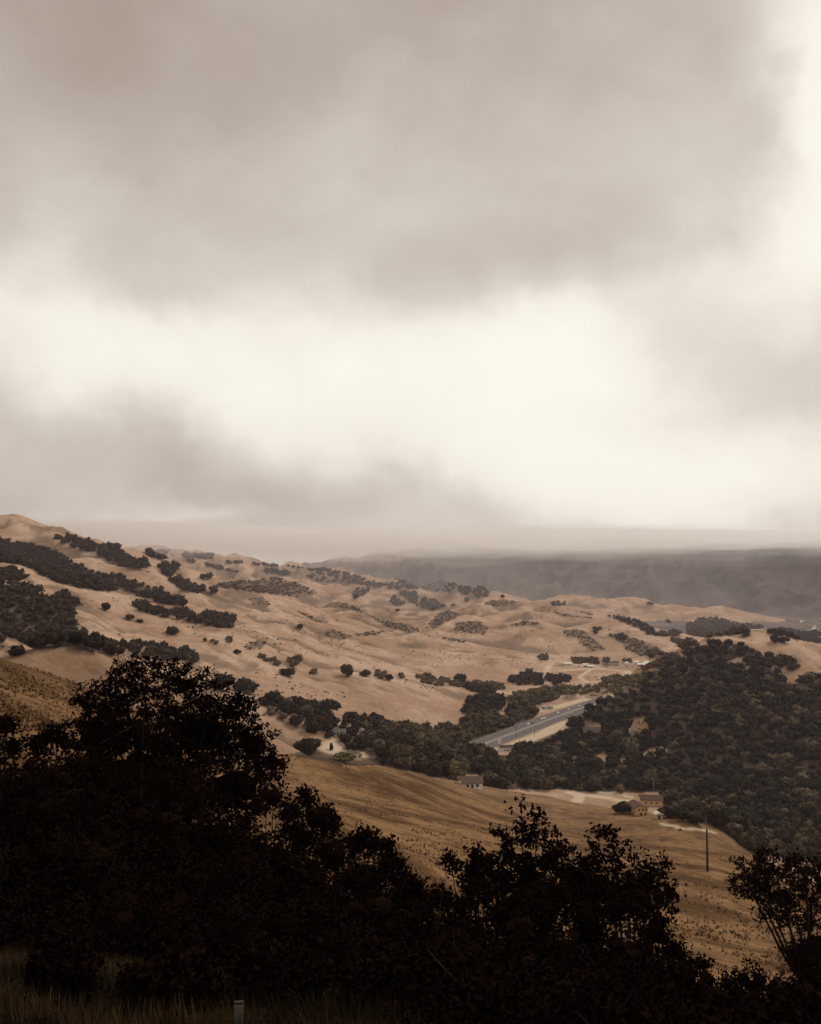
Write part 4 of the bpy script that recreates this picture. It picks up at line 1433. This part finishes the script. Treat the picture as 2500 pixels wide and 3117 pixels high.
    mb = MB()
    for sx in (-1, 1):
        for sy in (-1, 1):
            mb.tube((sx * 1.3, sy * 1.3, -1), (sx * .2, sy * .2, hh), .07, .05, 4)
    for i in range(7):
        z0, z1 = i * 2, i * 2 + 2
        r0, r1 = 1.3 - 1.1 * z0 / hh, 1.3 - 1.1 * z1 / hh
        for s in (-1, 1):
            mb.tube((-r0, s * r0, z0), (r1, s * r1, z1), .04, .04, 4)
            mb.tube((s * r0, -r0, z0), (s * r1, r1, z1), .04, .04, 4)
    mb.build('lattice', M['metal'], t)
    for z in (10, 12.5):
        mb = MB(); mb.box(-2.4, 2.4, -.08, .08, z, z + .18); mb.build('crossarm', M['metal'], t)
    # parked vehicle near the upper yellow house
    q = on(1458, 1729)
    make_car(M['carwhite'], 'white car parked among the dark trees right of the houses', (q[0], q[1], q[2] + .05), 1.2, None)


build_buildings()
build_traffic()

# ------------------------------------------------------------------ foreground trees and bushes
def near_plant(r, lobes, leaf, dens, clump, limb_r, foot, limbs=True):
    """lobes: (x, y, z, rx, ry, rz, fill) in metres round the foot; leaf sprays gather in clumps on them; returns crown and trunk meshes"""
    cs, ds = [], []
    for (x, y, z, rx, ry, rz, fill) in lobes:
        area = (rx * rz + rx * ry) * 2
        ncl = max(10, int(area / clump ** 2 * 1.9 * fill))
        d = r.normal(0, 1, (ncl, 3))
        d /= np.linalg.norm(d, axis=1, keepdims=True)
        rad = r.uniform(0.3, 1.0, (ncl, 1)) ** 0.55 * (1 + r.normal(0, .07, (ncl, 1)))
        cc_ = np.array([x, y, z]) + d * rad * np.array([rx, ry, rz])
        k = int(dens * (clump / leaf) ** 2)
        c = np.repeat(cc_, k, 0)
        dd_ = np.repeat(d, k, 0)
        o_ = r.normal(0, clump * .31, c.shape)
        o_[:, 2] *= .75
        cs.append(c + o_)
        ds.append(dd_ + r.normal(0, .5, c.shape))
    c, d = np.concatenate(cs), np.concatenate(ds)
    d[:, 2] += .3
    d /= np.linalg.norm(d, axis=1, keepdims=True) + 1e-9
    v, q = leaf_quads(c, d, np.full(len(c), leaf), r, 1.8)
    mb = MB()
    top = np.array([0, 0, max(l[2] for l in lobes) * .35])
    mb.tube((0, 0, -.3), top, limb_r, limb_r * .75, 8, False)
    for (x, y, z, rx, ry, rz, fill) in lobes:
        e = np.array([x, y, z])
        m1 = top * .8 + (e - top) * .45 + r.normal(0, .12, 3) * rx
        mb.tube(top * .8, m1, limb_r * .55, limb_r * .38, 6, False)
        mb.tube(m1, e, limb_r * .38, limb_r * .2, 6, False)
        for _ in range(4):
            dd_ = r.normal(0, .6, 3)
            mb.tube(e, e + dd_ * np.array([rx, ry, rz]), limb_r * .16, limb_r * .05, 5, False)
    # shaded heart of the crown
    iv, it = ICO1
    vs, ts, off = [v], [], len(v)
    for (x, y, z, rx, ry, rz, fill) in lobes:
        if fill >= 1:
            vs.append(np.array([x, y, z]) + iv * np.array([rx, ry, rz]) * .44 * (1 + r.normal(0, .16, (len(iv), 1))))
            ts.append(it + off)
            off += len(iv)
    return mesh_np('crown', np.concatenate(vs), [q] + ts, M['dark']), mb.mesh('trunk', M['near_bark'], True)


BIG_OAK = [(205, 1480, 66, 48, .9), (258, 1440, 56, 42, .85), (305, 1418, 50, 44, .85), (360, 1425, 52, 42, .85), (410, 1435, 50, 44, .85), (460, 1475, 62, 46, .9), (500, 1500, 40, 40, .9),
           (330, 1500, 130, 62, .9), (215, 1550, 90, 66, 1), (400, 1560, 140, 76, 1), (530, 1575, 56, 52, 1), (570, 1610, 38, 34, 1), (320, 1620, 190, 90, 1), (500, 1650, 100, 70, 1)]
EDGE_OAK = [(1580, 1838, 42, 34, .9), (1625, 1815, 46, 30, .9), (1680, 1830, 56, 40, .85), (1590, 1878, 48, 30, .9), (1730, 1880, 44, 50, .85), (1650, 1870, 50, 40, .9), (1625, 1915, 40, 26, .8), (1690, 1930, 60, 40, .9), (1720, 1990, 56, 60, 1), (1690, 2010, 50, 40, 1)]
SHRUB_A = [(1098, 1718, 30, 44, .3), (1130, 1752, 40, 46, .45), (1072, 1760, 36, 44, .4), (1170, 1775, 34, 46, .5), (1110, 1810, 70, 52, .9), (1180, 1830, 50, 50, .9), (1060, 1835, 60, 50, .9), (1120, 1870, 110, 60, 1)]
SHRUB_B = [(1262, 1768, 24, 40, .45), (1235, 1812, 44, 44, .7), (1300, 1795, 36, 46, .6), (1345, 1822, 38, 44, .8), (1388, 1838, 34, 46, .7), (1310, 1862, 90, 56, 1), (1402, 1890, 30, 40, .8), (1260, 1890, 80, 60, 1)]
SHRUB_C = [(985, 1812, 36, 30, .8), (1012, 1806, 26, 28, .7), (950, 1812, 20, 18, .5), (1000, 1850, 44, 40, 1)]
NEAR = [  # kind, u centre, v top, distance, width in frame units, label
    ('tree', BIG_OAK, 345, 1376, 33, 'big near-black oak rising at the left with gaps in its crown'),
    ('tree', EDGE_OAK, 1705, 1790, 62, 'dark open oak with bare branches at the right edge'),
    ('bush', 10, 1500, 30, 120, 'black bush at the left edge below the brown slope'),
    ('bush', 105, 1520, 27, 150, 'black bush between the left edge and the big oak'),
    ('bush', 640, 1660, 27, 120, 'black bush stepping down right of the big oak'),
    ('bush', 560, 1655, 25, 170, 'black bush under the right side of the big oak'),
    ('bush', 680, 1690, 24, 110, 'narrow black bush left of the notch in the bush line'),
    ('bush', 780, 1727, 23, 125, 'black bush with serrated top on the near grass edge'),
    ('bush', 820, 1790, 22, 110, 'black bush tucked right under the serrated one'),
    ('bush', 700, 1770, 20, 260, 'wide black bush below the serrated one'),
    ('bush', 862, 1838, 20, 100, 'small black bush at the notch left of the open-topped shrub'),
    ('bush', 935, 1855, 18, 130, 'black bush at the foot of the open-topped shrub'),
    ('bush', 60, 1600, 22, 330, 'broad black bush low at the left edge'),
    ('bush', 330, 1690, 20, 460, 'broad black bush in front of the big oak'),
    ('bush', 560, 1745, 18, 320, 'black bush in the shade below the big oak'),
    ('bush', 100, 1740, 16, 420, 'low black bush in the lower left shade'),
    ('bush', 430, 1800, 14, 460, 'low black bush in the middle of the left shade'),
    ('bush', 790, 1880, 14, 380, 'low black bush in the bottom centre shade'),
    ('bush', 600, 1880, 12, 380, 'low black bush left of the bottom centre'),
    ('bush', 220, 1860, 11.5, 460, 'low black bush just above the dim roadside grass'),
    ('bush', 10, 1880, 11.5, 260, 'low black bush at the left edge above the roadside grass'),
    ('tree', SHRUB_C, 985, 1783, 21, 'thin black shrub left of the tall open-topped one'),
    ('tree', SHRUB_A, 1110, 1676, 20, 'tall black shrub with see-through top before the brown slope'),
    ('tree', SHRUB_B, 1320, 1738, 20, 'broad black shrub with spiky top beside the bright grass'),
    ('bush', 330, 1600, 28, 420, 'black bush behind the trunk of the big oak'),
    ('bush', 130, 1580, 25, 330, 'wide black bush at the left of the big oak'),
    ('bush', 1010, 1850, 18, 130, 'dense black bush left under the open-topped shrubs'),
    ('bush', 1150, 1835, 18, 260, 'dense black bush under the tall open-topped shrub'),
    ('bush', 1320, 1850, 17.5, 200, 'dense black bush at the left of the bright grass'),
    ('bush', 1390, 1950, 15, 130, 'black bush jutting into the bright grass'),
    ('bush', 1060, 1925, 14, 420, 'black bush below the open-topped shrubs'),
    ('bush', 1300, 1990, 13, 330, 'black bush low under the open-topped shrubs'),
    ('bush', 1480, 2025, 13, 170, 'black bush at the bottom of the bright grass'),
    ('bush', 1590, 2050, 12, 200, 'black bush in the bottom right corner, left part'),
    ('bush', 1710, 2015, 13, 160, 'black bush in the very bottom right corner'),
    ('bush', 940, 2000, 10, 330, 'black bush at the bottom edge, right of the roadside grass'),
    ('bush', 1240, 2070, 9.5, 420, 'black bush at the bottom edge right of centre'),
    ('bush', 1560, 2105, 9, 420, 'black bush at the bottom right edge'),
    ('bush', 930, 2090, 7.2, 260, 'black bush at the bottom edge right beside the dim grass'),
    ('bush', 1130, 2105, 7.0, 300, 'black bush at the bottom edge below the tall open-topped shrub'),
    ('bush', 1370, 2110, 6.8, 320, 'black bush at the bottom edge under the bright grass'),
    ('bush', 1560, 2135, 6.4, 300, 'lowest black bush at the bottom edge, right part'),
    ('bush', 1690, 2090, 6.8, 280, 'lowest black bush in the bottom right corner'),
    ('bush', 1010, 2145, 6.1, 330, 'lowest black bush at the bottom edge, centre'),
    ('bush', 1270, 2145, 6.1, 330, 'lowest black bush at the bottom edge, right of centre'),
    ('bush', 130, 2085, 7.2, 110, 'dim round bush in the roadside grass at the left'),
    ('bush', 355, 2095, 7, 170, 'dim round bush in the roadside grass, middle of the three'),
    ('bush', 590, 2060, 7.4, 190, 'dim round bush in the roadside grass beside the marker post'),
    ('bush', 820, 2085, 7.2, 190, 'dim bush where the roadside grass ends'),
]
nr_ = np.random.default_rng(77)
for item in NEAR:
    kind = item[0]
    if kind == 'tree':
        _k, lob, u, vt, d, lab = item
        c = pt(u, vt, d)
        gz = float(ground(np.array([c[0]]), np.array([c[1]]))[0])
        lobes = []
        for (lu, lv, ru, rv, fill) in lob:
            p = pt(lu, lv, d)
            rx, rz = ru / F * d, rv / F * d
            lobes.append((p[0] - c[0], nr_.uniform(-.9, .9) * rx, p[2] - gz, rx, rx * .9, rz, fill))
        oak = 'oak' in lab
        t = thing('oak_tree' if oak else 'shrub', lab, 'tree' if oak else 'shrub', (c[0], c[1], gz))
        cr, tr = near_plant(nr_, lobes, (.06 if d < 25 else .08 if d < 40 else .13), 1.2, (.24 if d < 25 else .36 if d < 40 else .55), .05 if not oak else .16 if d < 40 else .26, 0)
        link('trunk' if oak else 'stem', tr, t)
        link('crown', cr, t)
        continue
    _k, u, vt, d, wu, lab = item
    c = pt(u, vt, d)
    gz = float(ground(np.array([c[0]]), np.array([c[1]]))[0])
    h = max(c[2] - gz, .45)
    w = wu / F * d
    if kind == 'bush':
        lobes = []
        n_ = 9
        for i in range(n_):
            x = (i / (n_ - 1) - .5) * .84 * w + nr_.normal(0, .03) * w
            prof = h * (1 - 1.5 * (x / w) ** 2 - .35 * (x / w) ** 4)
            rr = min(nr_.uniform(.13, .2) * w, prof * .55)
            lobes.append((x, nr_.uniform(-.3, .3) * w, prof - rr * nr_.uniform(.95, 1.25), rr, rr, rr, 1.0))
            if prof > 2.6 * rr:
                lobes.append((x * .9, nr_.uniform(-.3, .1) * w, prof * .45, rr * 1.25, rr * 1.25, prof * .4, 1.0))
        t = thing('bush', lab, 'bush', (c[0], c[1], gz), 0)
        leaf = max(.036, .0029 * d)
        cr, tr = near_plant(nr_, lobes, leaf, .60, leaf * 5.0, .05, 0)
    link('stem', tr, t)
    link('crown', cr, t)

# little tufts on the near hillside
r = np.random.default_rng(5)
uu = r.uniform(600, 1729, 2600)
vv = r.uniform(1600, 2060, 2600)
q = cast(uu, vv)
dd = np.hypot(q[:, 0], q[:, 1])
ok = (~np.isnan(q[:, 0])) & (dd > 70) & (dd < 540) & (fbm(q[:, 0] / 40, q[:, 1] / 40, 3) + 0.2 * smoothstep(q[:, 0], 20, 110) + 0.5 * fbm(q[:, 0] / 9, q[:, 1] / 9, 2) > 0.46)
q = q[ok]
vs, ts, qs, off = [], [], [], 0
TUFTS = [far_crown(600 + s, lobes=2, leaves=14, core=ICO0, leaf=.3, flat=.7) for s in range(4)]
for p in q:
    v, t, qq = TUFTS[random.randrange(4)]
    w = random.uniform(.5, 1.6)
    vs.append(v * np.array([w, w, w * .6]) + p - np.array([0, 0, .05]))
    ts.append(t + off); qs.append(qq + off); off += len(v)
uu = r.uniform(-40, 1500, 9000)
vv = 1180 + (1470 - 1180) * r.uniform(0, 1, 9000) ** .8
q = cast(uu, vv)
dd = np.hypot(q[:, 0], q[:, 1])
den = fbm(q[:, 0] / 120, q[:, 1] / 120, 4) + r.uniform(-.45, .45, len(q))
q2 = q[(~np.isnan(q[:, 0])) & (dd > 480) & (dd < 2900) & (den > 0.42)]
v2, t2, q2_, o2 = [], [], [], 0
for p in q2:
    v, t, qq = TUFTS[random.randrange(4)]
    w = random.uniform(1.0, 3.2) * (.7 + math.hypot(p[0], p[1]) / 3000)
    v2.append(v * np.array([w * random.uniform(.8, 1.5), w, w * .6]) + p - np.array([0, 0, .1]))
    t2.append(t + o2); q2_.append(qq + o2); o2 += len(v)
tag(link('hill_brush', mesh_np('hill_brush', np.concatenate(v2), [np.concatenate(t2), np.concatenate(q2_)], M['scrub'])), kind='stuff')
M['tuft'] = foliage('tuft_foliage', (0.06, 0.033, 0.015), (0.15, 0.09, 0.041), 0.4)
tag(link('low_scrub', mesh_np('low_scrub', np.concatenate(vs), [np.concatenate(ts), np.concatenate(qs)], M['tuft'])), kind='stuff')


# pale and brown grass tussocks on the near hillside
uu = np.concatenate([r.uniform(600, 1729, 26000), r.uniform(0, 170, 1800)])
vv = np.concatenate([r.uniform(1595, 2060, 26000), r.uniform(1400, 1540, 1800)])
q = cast(uu, vv)
dd = np.hypot(q[:, 0], q[:, 1])
q = q[(~np.isnan(q[:, 0])) & (dd > 55) & (dd < 330) & (fbm(q[:, 0] / 14, q[:, 1] / 14, 3) + r.uniform(-.35, .35, len(q)) > 0.05 + .5 * smoothstep(dd, 120, 330))]
nq = len(q)
cq = np.repeat(q, 6, 0)
aa = r.uniform(0, 2 * PI, len(cq))
sz_ = .5 + .5 * smoothstep(np.hypot(q[:, 0], q[:, 1]), 70, 180)
hh_ = np.repeat(sz_ * r.uniform(.15, .5, nq), 6) * r.uniform(.6, 1.2, len(cq))
ww = np.repeat(sz_ * r.uniform(.07, .2, nq), 6)
ax, ay = np.cos(aa), np.sin(aa)
b1 = cq + np.stack([-ay * ww, ax * ww, -.1 + 0 * ax], 1)
b2 = cq + np.stack([ay * ww, -ax * ww, -.1 + 0 * ax], 1)
tp = cq + np.stack([ax * hh_ * .7, ay * hh_ * .7, hh_], 1)
M['tussock'] = foliage('tussock_grass', (0.10, 0.055, 0.023), (0.34, 0.21, 0.105), 0.05)
tag(link('grass_tussocks', mesh_np('grass_tussocks', np.stack([b1, b2, tp], 1).reshape(-1, 3), np.arange(len(cq) * 3).reshape(-1, 3), M['tussock'],
    attrs={'tint': np.repeat(np.repeat(r.uniform(-.5, .5, nq), 6), 3)})), kind='stuff')


def blades(name, px, py, hmin, hmax, wid, mat):
    n_ = len(px)
    r = np.random.default_rng(3)
    pz = ground(px, py)
    a = r.uniform(0, 2 * PI, n_)
    h = r.uniform(hmin, hmax, n_)
    lean = r.uniform(.1, .6, n_) * h
    la = r.uniform(0, 2 * PI, n_)
    bx, by = np.cos(a) * wid, np.sin(a) * wid
    v = np.stack([np.stack([px - bx, py - by, pz - .03], 1), np.stack([px + bx, py + by, pz - .03], 1), np.stack([px + np.cos(la) * lean, py + np.sin(la) * lean, pz + h], 1)], 1).reshape(-1, 3)
    return tag(link(name, mesh_np(name, v, np.arange(n_ * 3).reshape(-1, 3), mat)), kind='stuff')


M['drygrass'] = foliage('dry_grass_blades', (0.014, 0.008, 0.0035), (0.125, 0.075, 0.03), 0.9)  # dimmed in colour for vignetting; lighter patches painted as lit grass
n_ = 90000
yy = r.uniform(4.5, 15, n_)
xx = r.uniform(-.62, .62, n_) * yy
k = (fbm(xx / 1.6, yy / 1.6, 3) > -0.75) & (xx < .04 * yy + .8 * perlin(xx, yy))
blades('dry_grass', xx[k], yy[k], .05, .22, .005, M['drygrass'])

# pale roadside marker
p = pt(503, 2148, 6.2)
g_ = float(ground(np.array([p[0]]), np.array([p[1]]))[0])
t = thing('marker_post', 'short pale roadside marker post in the dim bottom grass', 'marker post', (p[0], p[1], g_), .1)
mb = MB(); mb.box(-.03, .03, -.012, .012, -.2, .22); mb.build('post', M['wood'], t)
mb = MB(); mb.box(-.032, .032, -.02, -.0125, .08, .20); mb.build('reflector', M['greyroof'], t)

# ------------------------------------------------------------------ air: haze, and the stratus resting on the mountain
def volume_mat(name, col, dens, aniso=0.0):
    m_ = bpy.data.materials.new(name)
    m_.use_nodes = True
    nt = m_.node_tree
    nt.nodes.clear()
    pv = nt.nodes.new('ShaderNodeVolumePrincipled')
    pv.inputs['Color'].default_value = (*col, 1)
    pv.inputs['Density'].default_value = dens
    pv.inputs['Anisotropy'].default_value = aniso
    o_ = nt.nodes.new('ShaderNodeOutputMaterial')
    nt.links.new(pv.outputs[0], o_.inputs['Volume'])
    return m_


HAZE = 5.0e-5
zmin = float(GZ.min()) - 1.0
mb = MB()
mb.box(-9100, 9100, -9100, 9100, zmin, 420)
tag(mb.build('haze', volume_mat('haze_air', (0.92, 0.87, 0.98), HAZE, 0.4)), kind='stuff')

# low cloud: stratus resting on the far mountain, an outer thin veil round a denser bank
def cloud_mist_sheet(name, y0, y1, low, high, amp, dens, phase, edge_in):
    nx, ny = 190, 80
    XX = np.linspace(-4600, 5400, nx)
    YY = np.linspace(0, 1, ny)
    MX, MY = np.meshgrid(XX, YY, indexing='ij')
    WY = y0 + MY * (y1 - y0)
    base_z = CAMZ + low + 26 * smoothstep(-MX, 300, 1300) + amp * (fbm(MX / 340 + phase, WY / 1300, 4, .5))
    thick = np.clip(MY / edge_in, 0, 1) ** .85
    top_z = CAMZ + high + 35 * smoothstep(-MX, 300, 1300) + 24 * fbm(MX / 1200 + 7 + phase, WY / 1400, 2, .4)
    edge = thick * smoothstep(1 - MY, 0, .1) * smoothstep(4600 - np.abs(MX - 400), -400, 900)
    top_z = base_z + 6 + np.maximum(top_z - base_z, 12) * edge      # a wedge, thin towards us
    i0 = np.arange(nx * ny).reshape(nx, ny)
    off = nx * ny
    qb = np.stack([i0[:-1, :-1], i0[:-1, 1:], i0[1:, 1:], i0[1:, :-1]], -1).reshape(-1, 4)
    qt = qb[:, ::-1] + off

    def side(e):
        return np.stack([e[:-1], e[1:], e[1:] + off, e[:-1] + off], 1)
    sides = np.concatenate([side(i0[:, 0]), side(i0[::-1, -1]), side(i0[0, ::-1]), side(i0[-1, :])])
    vb = np.stack([MX, WY, base_z], -1).reshape(-1, 3)
    vt_ = np.stack([MX, WY, top_z], -1).reshape(-1, 3)
    o = link(name, mesh_np(name, np.concatenate([vb, vt_]), np.concatenate([qb, qt, sides]), volume_mat(name + '_air', (0.998, 0.99, 0.982), dens, 0.7)))
    return tag(o, kind='stuff')


cloud_mist_sheet('valley_mist', 1700, 7000, -175, 40, 0, 0.00019, 1.0, .25)  # extra thin haze volume added low down to lighten the mountain
for i_, (lo_, hi_, dn_) in enumerate([(-14, 150, .00014), (0, 138, .00022), (12, 128, .0004), (24, 116, .0007), (36, 108, .0011), (48, 110, .0014)]):
    cloud_mist_sheet('cloud_bank', 1750 + 40 * i_, 6900 - 60 * i_, lo_, hi_, 32 + 2 * i_, dn_, 2.7 * i_, .45)
